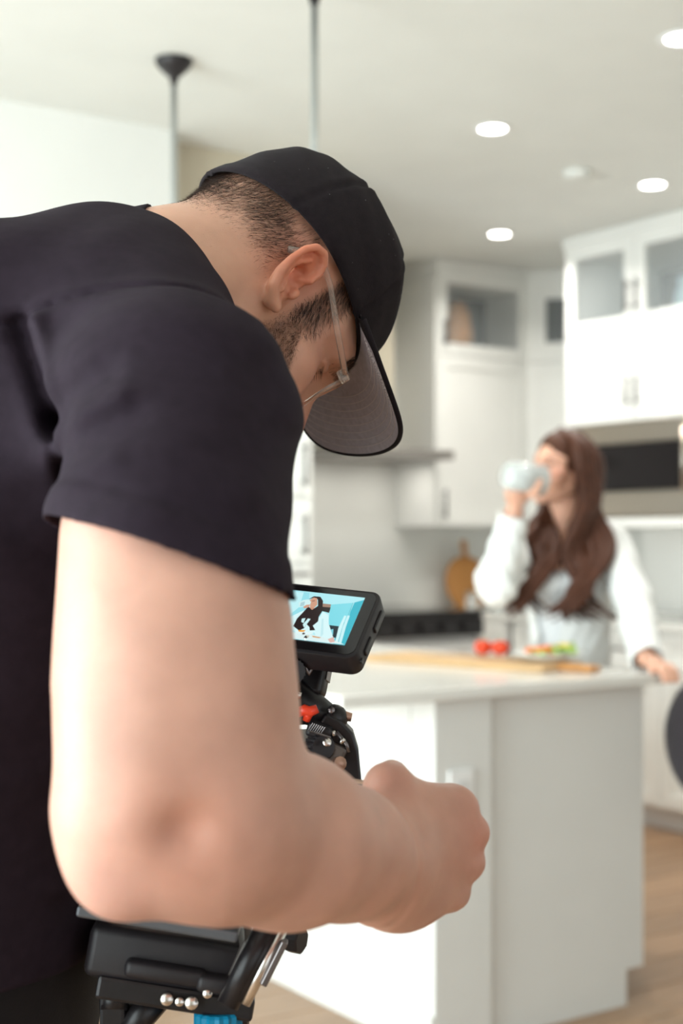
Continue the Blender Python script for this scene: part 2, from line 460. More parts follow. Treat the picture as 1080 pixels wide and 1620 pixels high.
# upper cabinet beside the hood
c = rthing('wall_cabinet', 4.48, 5.78); tag(c, 'tall white wall cabinet beside the range hood, glass door on top', 'cabinet')
carcass(c, 0.61, 0.325, 1.37, 2.64, (2.25, 1.8)); crown(c, 0.61, 0.325, 2.64, CEIL - 0.002)
MB().lo((-0.016, -0.018, 1.37), (-0.001, 0.325, 2.64)).build('side_panel', M_cab, c)
door(c, 0, 0.61, 2.25, 2.64 + 0.05, True, ('v', 0.035, 2.30, 0.13)); door(c, 0, 0.61, 1.37, 2.25, False, ('v', 0.035, 1.41, 0.15))
o = MB().lathe([(0.02, 0), (0.055, 0.01), (0.062, 0.09), (0.05, 0.17), (0.03, 0.2), (0.034, 0.21)], n=24).build('wicker_vase', M_wood2, smooth=True)
o.scale = (1.35, 1.35, 1.35); o.location = RW(4.70, 5.88, 2.262); tag(o, 'orange-brown vase behind the glass of the cabinet beside the hood', 'vase')
# corner cabinet
c = rthing('corner_cabinet', 5.095, 5.775, 0, -PI / 4); tag(c, 'narrow white corner cabinet with a glass top door, between the wall cabinets', 'cabinet')
carcass(c, 0.50, 0.20, 1.37, 2.64, (2.25, 1.8)); crown(c, 0.50, 0.20, 2.64, CEIL - 0.002)
door(c, 0, 0.50, 2.25, 2.69, True, None, rail=0.1); door(c, 0, 0.50, 1.37, 2.25, False)
o = MB().lathe([(0.02, 0), (0.04, 0.01), (0.045, 0.07), (0.04, 0.075)], n=20).build('cup', M_plastic, smooth=True)
o.location = RW(5.27, 5.72, 2.262); tag(o, 'small white cup behind the glass of the corner cabinet', 'cup')
# cabinets over the microwave
c = rthing('oven_cabinet', 4.73, 5.06, 0, -PI / 2); tag(c, 'wide white cabinet over the microwave with glass top doors and long pulls', 'cabinet')
carcass(c, 0.90, 0.62, 1.84, 2.66, (2.26, 2.05)); crown(c, 0.90, 0.62, 2.67, CEIL - 0.002)
door(c, 0, 0.45, 2.26, 2.69, True, ('v', 0.42, 2.34, 0.14)); door(c, 0.45, 0.90, 2.26, 2.69, True, ('v', 0.48, 2.34, 0.14))
door(c, 0, 0.45, 1.84, 2.26, False, ('v', 0.42, 1.91, 0.14)); door(c, 0.45, 0.90, 1.84, 2.26, False, ('v', 0.48, 1.91, 0.14))
for k, (dx, col, lab) in enumerate(((0.59, (0.30, 0.42, 0.47), 'blue-grey ceramic jug behind the right glass door over the microwave'), (0.77, (0.60, 0.45, 0.28), 'tan ceramic bowl behind the right glass door over the microwave'))):
    prof = [(0.03, 0), (0.05, 0.02), (0.055, 0.13), (0.035, 0.19), (0.045, 0.22)] if k == 0 else [(0.03, 0), (0.06, 0.03), (0.085, 0.12), (0.09, 0.2), (0.08, 0.2)]
    o = MB().lathe(prof, n=24).build('jug' if k == 0 else 'bowl', mat('ceramic_%d' % k, col, 0.4, noise=0.05, nscale=12), smooth=True)
    o.location = RW(4.90, 5.06 - dx, 2.27); tag(o, lab, 'jug' if k == 0 else 'bowl')
c = rthing('wall_cabinet', 4.73, 4.155, 0, -PI / 2); tag(c, 'white wall cabinet at the right edge, next to the microwave', 'cabinet')
carcass(c, 0.6, 0.62, 1.37, 2.66, (2.26, 1.8)); crown(c, 0.6, 0.62, 2.67, CEIL - 0.002)
door(c, 0, 0.6, 2.26, 2.69, True, ('v', 0.035, 2.34, 0.14)); door(c, 0, 0.6, 1.37, 2.26, False, ('v', 0.035, 1.41, 0.14))
# microwave
c = rthing('microwave', 4.72, 5.05, 0, -PI / 2); tag(c, 'stainless built-in microwave with a black glass door behind the woman', 'microwave')
MB().lo((0.0, 0.0, 1.40), (0.88, 0.45, 1.835)).build('housing', M_steel, c, bevel=0.004)
MB().lo((0.06, -0.03, 1.52), (0.88, -0.001, 1.735)).build('door', M_blackglass, c, bevel=0.004)
MB().lo((0.06, -0.022, 1.74), (0.88, -0.001, 1.83)).build('vent_panel', M_steel, c, bevel=0.003)
MB().lo((0.06, -0.022, 1.41), (0.88, -0.001, 1.515)).build('lower_trim', M_steel, c, bevel=0.003)
d = MB().tube([(0.78, -0.055, 1.50), (0.78, -0.055, 1.80)], 0.011, 10).tube([(0.78, -0.055, 1.53), (0.78, -0.02, 1.53)], 0.008, 8).tube([(0.78, -0.055, 1.77), (0.78, -0.02, 1.77)], 0.008, 8).build('handle', M_steel, c, smooth=True)
MB().lo((-0.005, -0.03, 1.355), (0.90, 0.60, 1.395)).build('shelf', M_cab, c, bevel=0.003)
# base cabinets on the right wall
c = rthing('base_cabinet', 4.72, 5.44, 0, -PI / 2); tag(c, 'white base cabinets along the right wall behind the woman', 'cabinet')
MB().lo((0, 0.001, 0.10), (3.0, 0.85, 0.885)).build('body', M_cab, c)
MB().lo((0, 0.06, 0.0), (3.0, 0.85, 0.10)).build('toe_kick', mat('toe_kick_grey', (0.78, 0.76, 0.74), 0.5, noise=0.03, nscale=8), c)
for k in range(6):
    door(c, k * 0.5, k * 0.5 + 0.5, 0.11, 0.70, False, ('v', k * 0.5 + (0.455 if k % 2 == 0 else 0.045), 0.52, 0.13))
    door(c, k * 0.5, k * 0.5 + 0.5, 0.71, 0.88, False, ('h', k * 0.5 + 0.18, 0.80, 0.14), name='drawer', rail=0.04)
o = rthing('worktop', 4.69, 5.475, 0, -PI / 2); tag(o, 'pale worktop along the right wall under the microwave', 'worktop')
MB().lo((0, 0, 0.888), (3.03, 0.93, 0.92)).build('slab', M_quartz, o, bevel=0.003)
# back wall: base cabinets, range, worktops, hood
c = rthing('base_cabinet', 2.99, 5.49); tag(c, 'white base cabinet left of the range on the back wall', 'cabinet')
MB().lo((0, 0.001, 0.10), (0.74, 0.615, 0.885)).build('body', M_cab, c); MB().lo((0, 0.06, 0.0), (0.74, 0.615, 0.10)).build('toe_kick', MATS['toe_kick_grey'], c)
door(c, 0, 0.37, 0.11, 0.88, False, ('v', 0.33, 0.66, 0.14)); door(c, 0.37, 0.74, 0.11, 0.88, False, ('v', 0.41, 0.66, 0.14))
c = rthing('base_cabinet', 4.51, 5.49); tag(c, 'white corner base cabinet right of the range, under the round board', 'cabinet')
MB().lo((0, 0.001, 0.10), (0.20, 0.615, 0.885)).build('body', M_cab, c); MB().lo((0, 0.06, 0.0), (0.20, 0.615, 0.10)).build('toe_kick', MATS['toe_kick_grey'], c)
door(c, 0, 0.20, 0.11, 0.88, False, None, rail=0.04)
for (ua, ub, lab) in ((2.99, 3.735, 'pale worktop left of the range'), (4.508, 5.64, 'pale corner worktop carrying the round wooden board')):
    o = rthing('worktop', ua, 5.478); MB().lo((0, 0, 0.888), (ub - ua, 0.63, 0.92)).build('slab', M_quartz, o, bevel=0.003); tag(o, lab, 'worktop')
c = rthing('kitchen_range', 3.74, 5.46); tag(c, 'kitchen range with a black cooktop and black control panel under the hood', 'range')
MB().lo((0, 0.03, 0.02), (0.76, 0.64, 0.915)).build('body', M_plastic, c)
MB().lo((0.005, 0.0, 0.20), (0.755, 0.029, 0.80)).build('oven_door', M_plastic, c, bevel=0.004)
MB().lo((-0.004, -0.03, 0.915), (0.764, 0.64, 0.955)).build('cooktop', M_blackglass, c, bevel=0.004)
MB().lo((-0.004, -0.04, 0.83), (0.764, 0.028, 0.914)).build('control_panel', M_blackglass, c, bevel=0.006)
pull(c, 0.08, 0.0, 0.75, 0.6, False, M_steel)
for k in range(5): MB().tube([(0.12 + k * 0.13, -0.041, 0.875), (0.12 + k * 0.13, -0.065, 0.875)], 0.02, 16).build('knob', M_blackglass, c, smooth='auto')
c = rthing('range_hood', 3.77, 5.60); tag(c, 'slim grey range hood with a chimney on the back wall', 'hood')
mh = mat('hood_grey', (0.33, 0.31, 0.29), 0.4, metal=0.6, noise=0.05, nscale=20)
MB().lo((0, 0, 1.70), (0.69, 0.50, 1.745)).build('canopy', mh, c, bevel=0.004)
MB().lo((0.20, 0.24, 1.745), (0.49, 0.50, CEIL - 0.003)).build('chimney', M_beige, c, bevel=0.003)
for q in (0.18, 0.51):  # discs and fill lights added under the canopy to brighten the backsplash
    lp = MB().lathe([(0.03, 1.6985), (0.001, 1.6975)], c=(q, 0.25, 0), n=20, close=False).build('hood_fill_disc', M_plastic, c)
    l = bpy.data.lights.new('hood_fill_light', 'AREA'); l.shape = 'DISK'; l.size = 0.06; l.energy = 0.55; l.color = (1.0, 0.96, 0.88)
    lo_ = bpy.data.objects.new('lamp', l); COL.objects.link(lo_); lo_.parent = c; lo_.location = (q, 0.25, 1.69)
# pantry
c = rthing('pantry_cabinet', 2.402, 4.64); tag(c, 'tall white pantry cabinet with dark pulls beside the man\'s chest', 'cabinet')
MB().lo((0, 0.001, 0.10), (0.58, 0.6, 2.215)).build('body', M_cab, c); MB().lo((0, 0.06, 0), (0.58, 0.6, 0.10)).build('toe_kick', MATS['toe_kick_grey'], c)
door(c, 0, 0.58, 1.46, 2.21, False, ('v', 0.535, 1.50, 0.17)); door(c, 0, 0.58, 1.205, 1.455, False, ('v', 0.535, 1.235, 0.16))
door(c, 0, 0.58, 0.95, 1.20, False, ('h', 0.42, 1.165, 0.13), name='drawer'); door(c, 0, 0.58, 0.11, 0.945, False, ('v', 0.535, 0.72, 0.17))

# ------------------------------------------------------------------ island
c = rthing('kitchen_island', 2.175, 2.81); tag(c, 'white kitchen island with a corner post and plain end panel', 'island')
IL = 1.36; W = 0.75
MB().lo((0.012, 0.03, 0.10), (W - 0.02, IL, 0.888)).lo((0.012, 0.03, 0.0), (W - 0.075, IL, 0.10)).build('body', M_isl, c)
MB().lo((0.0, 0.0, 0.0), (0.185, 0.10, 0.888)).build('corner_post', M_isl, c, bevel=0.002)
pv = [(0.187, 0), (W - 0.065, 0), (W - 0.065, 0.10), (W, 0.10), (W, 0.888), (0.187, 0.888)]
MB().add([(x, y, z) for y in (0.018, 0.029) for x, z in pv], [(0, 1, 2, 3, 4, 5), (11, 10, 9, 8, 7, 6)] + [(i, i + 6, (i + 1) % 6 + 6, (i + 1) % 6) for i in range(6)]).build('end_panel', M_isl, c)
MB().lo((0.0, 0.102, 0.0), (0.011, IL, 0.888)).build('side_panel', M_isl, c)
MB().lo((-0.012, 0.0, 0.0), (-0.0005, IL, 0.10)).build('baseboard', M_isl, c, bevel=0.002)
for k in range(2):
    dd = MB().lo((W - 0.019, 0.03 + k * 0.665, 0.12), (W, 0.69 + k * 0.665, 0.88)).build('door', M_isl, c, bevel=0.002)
ou = MB().rbox((0.081, -0.004, 0.648), (0.078, 0.008, 0.122), bev=0.003).build('outlet_cover', M_plastic, c)
MB().rbox((0.081, -0.0085, 0.648), (0.034, 0.004, 0.068), bev=0.001).build('socket', mat('outlet_socket', (0.70, 0.70, 0.70), 0.4, noise=0.02, nscale=20), ou)
c = rthing('island_worktop', 1.875, 2.78); tag(c, 'pale quartz island worktop overhanging on the left', 'worktop')
MB().lo((0, 0, 0.89), (1.08, 1.42, 0.92)).build('slab', M_quartz, c, bevel=0.004)

# ------------------------------------------------------------------ pendants, downlights
def pendant(px, Y, lab):
    x = (px - 540) / F_PX * Y
    c = empty('pendant_lamp', (x, Y, CEIL)); tag(c, lab, 'pendant lamp', 'pendant lamps over the island')
    MB().lathe([(0.056, -0.001), (0.058, -0.008), (0.05, -0.022), (0.03, -0.042), (0.014, -0.056), (0.011, -0.075)], n=32).build('canopy', M_darkmetal, c, smooth=True)
    MB().tube([(0, 0, -0.05), (0, 0, -0.86)], 0.0095, 12).build('rod', M_rod, c, smooth=True)
    MB().lathe([(0.012, -0.84), (0.03, -0.86), (0.075, -0.93), (0.085, -1.0), (0.08, -1.0), (0.07, -0.935), (0.02, -0.87)], n=32, close=False).build('shade', M_darkmetal, c, smooth=True)
pendant(275, 4.29, 'black pendant lamp whose whole ceiling canopy shows above the man\'s shoulder')
pendant(497, 3.66, 'pendant lamp whose rod drops straight behind the cap')
def downlight(px, py, lab, r=0.047):
    Y = (CEIL - EYE) * F_PX / (HORIZON - py); x = (px - 540) / F_PX * Y
    c = empty('downlight', (x, Y, CEIL)); tag(c, lab, 'ceiling light', 'recessed ceiling lights')
    MB().lathe([(r, -0.001), (r + 0.022, -0.002), (r + 0.02, -0.007), (r, -0.004), (r, -0.001)], n=32, close=False).build('trim', M_plastic, c, smooth=True)
    MB().lathe([(r, -0.0012), (0.001, -0.0025)], n=32, close=False).build('lens', M_lamp, c)
    l = bpy.data.lights.new('downlight_lamp', 'AREA'); l.shape = 'DISK'; l.size = 2 * r; l.spread = math.radians(150); l.energy = 9.0; l.color = (1.0, 0.97, 0.91)
    lo_ = bpy.data.objects.new('lamp', l); COL.objects.link(lo_); lo_.parent = c; lo_.location = (0, 0, -0.012)
downlight(779, 203, 'round recessed ceiling light nearest the pendant rod')
downlight(1032, 292, 'round recessed ceiling light above the oven cabinet doors')
downlight(790, 370, 'round recessed ceiling light closest to the corner cabinets')
downlight(1078, 60, 'recessed ceiling light cut by the right edge near the top')
Y = (CEIL - EYE) * F_PX / (HORIZON - 270)
o = MB().lathe([(0.052, -0.001), (0.055, -0.012), (0.045, -0.03), (0.02, -0.034)], n=28).build('smoke_detector', M_ceil, smooth=True)
o.location = ((912 - 540) / F_PX * Y, Y, CEIL); tag(o, 'flat white smoke detector on the ceiling between the downlights', 'smoke detector')

# ------------------------------------------------------------------ things on the worktops
c = empty('round_board', RW(4.86, 5.99, 0.92), ROOM_A); tag(c, 'round wooden serving board leaning on the back wall', 'cutting board')
Rt = np.array(Matrix.Rotation(math.radians(80), 3, 'X'))
MB().lathe([(0.14, -0.009), (0.148, -0.004), (0.148, 0.004), (0.14, 0.009)], c=(0, 0.0, 0.147), n=40, R=Rt).build('disc', M_wood2, c, smooth='auto')
MB().rbox((0, 0.028, 0.33), (0.035, 0.016, 0.1), R=np.array(Matrix.Rotation(math.radians(-10), 3, 'X')), bev=0.005).build('handle', M_wood2, c)
for k, (u, v, h_, lab) in enumerate(((4.62, 5.66, 0.10, 'small clear glass jar beside the range, left of the round board'), (4.76, 5.62, 0.085, 'small clear glass jar in front of the round board'))):
    c = empty('glass_jar', RW(u, v, 0.9202)); tag(c, lab, 'jar', 'glass jars on the corner worktop')
    MB().lathe([(0.03, 0), (0.034, 0.004), (0.034, h_ - 0.02), (0.028, h_ - 0.004), (0.03, h_), (0.026, h_), (0.026, h_ - 0.02), (0.031, h_ - 0.03), (0.031, 0.008), (0.001, 0.007)], n=24, close=False).build('glass', M_glass, c, smooth=True)
    MB().lathe([(0.031, h_ + 0.001), (0.032, h_ + 0.012), (0.02, h_ + 0.015)], n=24).build('lid', M_steel, c, smooth='auto')

# long maple board with a rounded handle
bd = np.array(RW(2.895, 2.90)) - np.array(RW(2.70, 3.62)); bl = np.linalg.norm(bd); bang = math.atan2(bd[1], bd[0])
bc = (np.array(RW(2.895, 2.90)) + np.array(RW(2.70, 3.62))) / 2 + np.array(RW(-0.09, 0)) 
c = empty('cutting_board', (bc[0], bc[1], 0.9202), bang); tag(c, 'long maple cutting board carrying the salad plate on the island', 'cutting board')
MB().rbox((-0.05, 0, 0.009), (bl - 0.10, 0.21, 0.018), bev=0.004).build('board', M_wood, c)
MB().rbox((bl / 2 - 0.055, 0.0, 0.010), (0.13, 0.06, 0.018), bev=0.008).build('handle', M_wood2, c)
BZ = 0.9385
M_tom = mat('tomato_skin', (0.78, 0.07, 0.02), 0.25, noise=0.08, nscale=30)
M_leaf = mat('lettuce', (0.33, 0.50, 0.12), 0.45, noise=0.25, nscale=40)
M_green = mat('tomato_calyx', (0.12, 0.25, 0.04), 0.5, noise=0.2, nscale=60)
for k, (px, Y, lab) in enumerate(((764, 4.36, 'red tomato on the cutting board, left of the pair'), (791, 4.34, 'red tomato on the cutting board, nearer the salad plate'))):
    t = empty('tomato', ((px - 540) / F_PX * Y, Y, BZ)); tag(t, lab, 'tomato', 'tomatoes on the cutting board')
    MB().lathe([(0.002, 0.0), (0.014, 0.002), (0.026, 0.014), (0.028, 0.026), (0.022, 0.041), (0.009, 0.046), (0.002, 0.043)], n=24).build('flesh', M_tom, t, smooth=True)
    mb = MB()
    for q in range(5):
        a = q * 2 * PI / 5; mb.add([(0.003 * math.cos(a + 1.5), 0.003 * math.sin(a + 1.5), 0.0455), (0.003 * math.cos(a - 1.5), 0.003 * math.sin(a - 1.5), 0.0455), (0.016 * math.cos(a), 0.016 * math.sin(a), 0.0465)], [(0, 1, 2)])
    mb.tube([(0, 0, 0.044), (0.001, 0, 0.056)], 0.0015, 6).build('calyx', M_green, t)
pY = 4.16; pxx = (866 - 540) / F_PX * pY
c = empty('plate', (pxx, pY, BZ)); tag(c, 'shallow white plate of salad on the cutting board', 'plate')
MB().lathe([(0.055, 0), (0.06, 0.002), (0.085, 0.010), (0.108, 0.020), (0.110, 0.023), (0.106, 0.023), (0.08, 0.013), (0.055, 0.006), (0.001, 0.005)], n=48, close=False).build('dish', mat('white_porcelain', (0.86, 0.88, 0.86), 0.2, noise=0.01, nscale=8), c, smooth=True)
M_car = mat('carrot', (0.85, 0.20, 0.02), 0.4, noise=0.1, nscale=40)
M_yel = mat('yellow_pepper', (0.85, 0.55, 0.05), 0.3, noise=0.08, nscale=30)
for k in range(9):
    a = random.uniform(0, PI); x = pxx + random.uniform(-0.045, 0.02); y = pY + random.uniform(-0.03, 0.03); z = BZ + 0.018 + 0.006 * (k % 4)
    d = np.array((math.cos(a), math.sin(a) * 0.6, 0.15)) * 0.032
    o = MB().tube([np.array((0, 0, 0)) - d, d * 0.2, d], [0.0075, 0.0065, 0.004], 8).build('carrot_stick', M_car, smooth='auto'); o.location = (x, y, z)
    tag(o, 'orange carrot stick heaped on the salad plate', 'carrot', 'carrot sticks on the plate')
for k in range(7):
    x = pxx + random.uniform(0.0, 0.075) - (0.09 if k == 0 else 0); y = pY + random.uniform(-0.045, 0.045); z = BZ + 0.014 + 0.003 * k
    n = 9; vs = []; fs = []
    ph = random.uniform(0, 6)
    for i in range(n):
        for j in range(5):
            s = (i / (n - 1) - 0.5) * 0.075; wv = (j / 4 - 0.5) * 0.045 * math.sin(PI * (i + 0.6) / n)
            zz = 0.008 * math.sin(ph + i * 1.3) * abs(j - 2) / 2 + 0.012 * (1 - (i / (n - 1) - 0.5) ** 2 * 4)
            vs.append((s * math.cos(ph) - wv * math.sin(ph), s * math.sin(ph) + wv * math.cos(ph), zz))
    for i in range(n - 1):
        for j in range(4): fs.append((i * 5 + j, i * 5 + j + 1, i * 5 + j + 6, i * 5 + j + 5))
    o = MB().add(vs, fs).build('lettuce_leaf', M_leaf, smooth=True); sm = o.modifiers.new('s', 'SOLIDIFY'); sm.thickness = 0.0012
    o.location = (x, y, z); tag(o, 'green lettuce leaf on the salad plate', 'lettuce', 'lettuce leaves on the plate')
for k in range(3):
    o = MB().tube([(0.022 * math.cos(t), 0.022 * math.sin(t), 0) for t in np.linspace(0.3 + k, 2.6 + k, 8)], [0.003, .006, .007, .007, .007, .007, .006, .003], 8).build('pepper_strip', M_yel, smooth=True)
    o.location = (pxx + 0.045 + 0.012 * k, pY - 0.01 + 0.015 * k, BZ + 0.034 + 0.004 * k); tag(o, 'yellow pepper strip on the right of the salad plate', 'pepper', 'pepper strips on the plate')

# ------------------------------------------------------------------ dark round-backed chair at the right edge
cy = 3.95; cx = (1160 - 540) / F_PX * cy; cz = EYE - (1170 - HORIZON) / F_PX * cy
c = empty('dining_chair', (cx, cy, 0)); tag(c, 'black round-backed upholstered chair cut by the right edge beside the island', 'chair')
M_vel = mat('black_velvet', (0.020, 0.015, 0.022), 0.8, noise=0.15, nscale=60, sheen=0.4, bump=0.2, bscale=600)
def shell(name, c0, a, b, depth, m):
    vs, fs = [], []; n, k = 40, 10
    for i in range(k + 1):
        r = math.sin(PI / 2 * i / k) if i < k else 1.0
        for j in range(n):
            t = 2 * PI * j / n; y = math.cos(t) * r; z = math.sin(t) * r
            vs.append((c0[0] + a * y, c0[1] - depth * math.sqrt(max(0, 1 - r * r)) + 0.10 * y * y, c0[2] + b * z))
    for i in range(k + 1):
        r = math.cos(PI / 2 * i / k)
        for j in range(n):
            t = 2 * PI * j / n; y = math.cos(t) * r; z = math.sin(t) * r
            vs.append((c0[0] + a * y, c0[1] + depth * 0.6 * math.sqrt(max(0, 1 - r * r)) + 0.10 * y * y, c0[2] + b * z))
    for i in range(2 * k + 1):
        for j in range(n): fs.append((i * n + j, i * n + (j + 1) % n, (i + 1) * n + (j + 1) % n, (i + 1) * n + j))
    return MB().add(vs, fs).build(name, m, c, smooth=True)
shell('backrest', (0, 0, cz), 0.170, 0.222, 0.035, M_vel)
MB().lathe([(0.16, -0.03), (0.19, -0.025), (0.205, 0.0), (0.20, 0.03), (0.17, 0.045), (0.02, 0.05)], c=(0.20, 0.26, 0.45), n=36).build('seat', M_vel, c, smooth=True)
for sx, sy in ((-1, -1), (1, -1), (-1, 1), (1, 1)):
    MB().tube([(0.22 + sx * 0.08, 0.26 + sy * 0.10, 0.425), (0.22 + sx * 0.10, 0.26 + sy * 0.17, 0.0)], [0.016, 0.010], 10).build('leg', M_darkmetal, c, smooth=True)

# ================================================================== the man with the camera
M_skin = mat('skin', (0.6, 0.36, 0.27), 0.46, noise=0.09, nscale=28, attr='tint', sss=0.25, bump=0.10, bscale=900, spec=0.4)
M_tee = mat('black_cotton', (0.0215, 0.0145, 0.0215), 0.85, noise=0.12, nscale=90, bump=0.3, bscale=1500, spec=0.12)
M_cap = mat('black_twill', (0.013, 0.0085, 0.0105), 0.88, noise=0.18, nscale=160, sheen=0.03, bump=0.5, bscale=1300, spec=0.15)
M_under = mat('grey_visor_lining', (0.56, 0.55, 0.62), 0.85, noise=0.10, nscale=220, bump=0.3, bscale=1500, spec=0.2)
M_stitch = mat('grey_thread', (0.85, 0.82, 0.84), 0.8, noise=0.05, nscale=100)
M_hair = mat('dark_brown_hair', (0.030, 0.016, 0.011), 0.45, noise=0.3, nscale=300)
M_beard = mat('brown_beard', (0.075, 0.030, 0.014), 0.5, noise=0.3, nscale=300)
M_trouser = mat('black_denim', (0.006, 0.0045, 0.0055), 0.9, noise=0.15, nscale=120, bump=0.3, bscale=900)
M_acetate = mat('clear_acetate', (0.93, 0.80, 0.70), 0.08, trans=0.85, ior=1.3, noise=0.03, nscale=30)
M_lens = mat('spectacle_lens', (0.95, 0.97, 0.97), 0.02, alpha=0.10, noise=0.01, nscale=5, spec=0.6)

# head axes: x to the face, y to his left (away from the lens), z to the crown
def head_axes(fx, up_img, roll, yaw):
    Fi = np.array((fx[0], 0, fx[1])); Fi /= np.linalg.norm(Fi); Ui = np.array((up_img[0], 0, up_img[1])); Ui -= Fi * (Fi @ Ui); Ui /= np.linalg.norm(Ui)
    Yv = np.array((0, 1.0, 0)); r = math.radians(roll)
    U = math.cos(r) * Ui + math.sin(r) * Yv; L = math.cos(r) * Yv - math.sin(r) * Ui
    y = math.radians(yaw); F = math.cos(y) * Fi + math.sin(y) * L; L = np.cross(U, F)
    return np.stack([F, L, U], 1)
HR = head_axes((0.575, -0.82), (0.82, 0.575), 28, 15)
HC = P(466, 452, 1.205) - HR @ np.array((.007, -.082, 0.0))
def H(x, y, z): return HC + HR @ np.array((x, y, z))

EAR = [(.0165, -.030), (.006, -.031), (-.006, -.026), (-.016, -.013), (-.0215, .004), (-.023, .022), (-.019, .036), (-.009, .044), (.001, .042), (.008, .033), (.010, .022)]
def ear_pt(f, u, out=0.0, side=-1):
    flare = 0.012 + 0.55 * max(0.0, -f + 0.012) + 0.10 * max(0.0, u)
    return A3(f + 0.002, side * (0.0705 + flare + out), u - 0.002)
def ear_sdf(q, side):
    c0 = A3(.004, side * .070, .003); return ear_raw((q - c0) / np.float32(.80) + c0, side) * .80
def ear_raw(q, side):
    d = None
    rs = [.0055, .0065, .0062, .0050, .0042, .0042, .0044, .0046, .0044, .0040, .0036]
    pts = [ear_pt(f, u, 0.0, side) for f, u in EAR]
    d = chain(q, pts, rs)
    # bowl of the ear behind the rim
    R = frame((0.80, side * -0.55, 0.0), (0.12, 0.0, 1.0))
    plate = ell(q, (-0.004, side * 0.0855, 0.008), (.021, .0055, .036), R)
    d = smin(d, plate, .005)
    # antihelix fold
    d = smin(d, chain(q, [ear_pt(.002, -.018, .002, side), ear_pt(-.010, -.004, .0015, side), ear_pt(-.0135, .012, .001, side), ear_pt(-.010, .026, .0, side)], [.0035, .0036, .0036, .003]), .004)
    # concha hollow and canal
    d = smax(d, -ell(q, (0.002, side * 0.092, 0.004), (.0125, .0190, .0155)), .003)
    d = smax(d, -rcone(q, (0.005, side * 0.10, -0.001), (0.009, side * 0.062, -0.001), .0070, .0060), .002)
    # tragus, lobe, crus
    d = smin(d, ell(q, (0.0155, side * 0.0805, -0.004), (.0055, .0055, .008)), .005)
    d = smin(d, chain(q, [ear_pt(.010, .022, -.004, side), ear_pt(.002, .012, -.009, side)], [.0036, .003]), .004)
    d = smin(d, ell(q, (0.010, side * 0.081, -0.030), (.0085, .0055, .0105)), .006)
    # root
    d = smin(d, rcone(q, (0.008, side * 0.066, -0.016), (-0.004, side * 0.068, 0.022), .011, .011), .008)
    return d
def head_sdf(q):
    d = ell(q, (0.0, 0, .052), (.097, .0755, .085))
    d = smin(d, ell(q, (-.042, 0, .030), (.058, .062, .062)), .02)
    d = smin(d, ell(q, (.045, 0, -.012), (.056, .058, .080)), .025)
    for s in (-1, 1):
        d = smin(d, chain(q, [(.002, s * .054, -.020), (.010, s * .054, -.058), (.050, s * .036, -.088), (.084, s * .012, -.100)], [.018, .017, .017, .018]), .022)
        d = smin(d, ell(q, (.060, s * .047, -.014), (.026, .020, .018)), .018)
        d = smin(d, chain(q, [(.058, s * .056, .030), (.084, s * .040, .034), (.095, s * .012, .030)], [.012, .0125, .012]), .018)
        d = smin(d, ell(q, (.070, s * .038, -.045), (.026, .022, .03)), .02)
    d = smin(d, ell(q, (.082, 0, -.062), (.024, .030, .022)), .015)
    for s in (-1, 1):
        d = smax(d, -ell(q, (.101, s * .032, .014), (.021, .021, .0135)), .014)
        d = smin(d, ell(q, (.0735, s * .0325, .015), (.0145, .0155, .0140)), .004)
        d = smin(d, chain(q, [(.080, s * .050, .012), (.0885, s * .034, .018), (.086, s * .020, .012)], [.002, .0025, .002]), .003)   # upper lid
    d = smin(d, chain(q, [(.094, 0, .022), (.106, 0, .004), (.120, 0, -.020)], [.009, .009, .0115]), .012)
    for s in (-1, 1):
        d = smin(d, ell(q, (.106, s * .012, -.026), (.011, .008, .008)), .007)
    d = smin(d, chain(q, [(.095, -.018, -.052), (.104, 0, -.050), (.095, .018, -.052)], [.0045, .006, .0045]), .006)
    d = smin(d, chain(q, [(.092, -.016, -.062), (.101, 0, -.063), (.092, .016, -.062)], [.005, .0065, .005]), .006)
    d = smin(d, ear_sdf(q, -1), .004)
    d = smin(d, ear_sdf(q, 1), .004)
    return d
NB0 = P(186, 484, 1.215); NB1 = H(-.034, 0, -.012); NB2 = H(.02, 0, -.052)
def neck_sdf(p):
    d = rcone(p, NB0, NB1, .078, .062)
    d = smin(d, rcone(p, P(215, 560, 1.20), H(.03, 0, -.065), .070, .052), .03)
    d = smin(d, rcone(p, P(240, 470, 1.165), H(-.012, -.050, -.022), .030, .018), .025)     # sternomastoid
    return d
def man_head_d(p):
    q = ((p - HC.astype(np.float32)) @ HR.astype(np.float32)).astype(np.float32)
    return smin(head_sdf(q), neck_sdf(p), .018)

# ---- shirt, torso
SH = P(282, 672, 0.965); HM = P(262, 925, 0.866)
SEAM = [P(-30, 515, .99), P(60, 474, .97), P(140, 450, .96), P(230, 438, .95), P(300, 441, .95), P(360, 462, .96), P(410, 500, .98)]
FOLDS = [  # shirt creases: ridge (+) and valley (-) lines seen from his right side
    (P(15, 505, .97), P(60, 650, .93), .010, -.010), (P(60, 650, .93), P(85, 770, .92), .010, -.008),
    (P(40, 500, .97), P(75, 640, .93), .008, .007),
    (P(75, 640, .91), P(170, 590, .90), .011, -.005), (P(80, 690, .91), P(200, 640, .90), .012, .005),
    (P(85, 735, .90), P(220, 665, .89), .011, -.005), (P(95, 780, .89), P(190, 730, .87), .012, .004),
    (P(95, 660, .90), P(100, 740, .90), .009, -.007),
    (P(430, 590, .96), P(395, 740, .92), .014, -.003), (P(450, 700, .93), P(420, 880, .90), .012, -.004),
    (P(330, 800, .87), P(420, 860, .88), .012, -.003),
]
HN = np.cross(P(450, 945, .87) - P(68, 822, .89), np.array((0, -1, 0.13))); HN /= np.linalg.norm(HN)
if HN[2] > 0: HN = -HN
H0 = P(262, 880, .868)
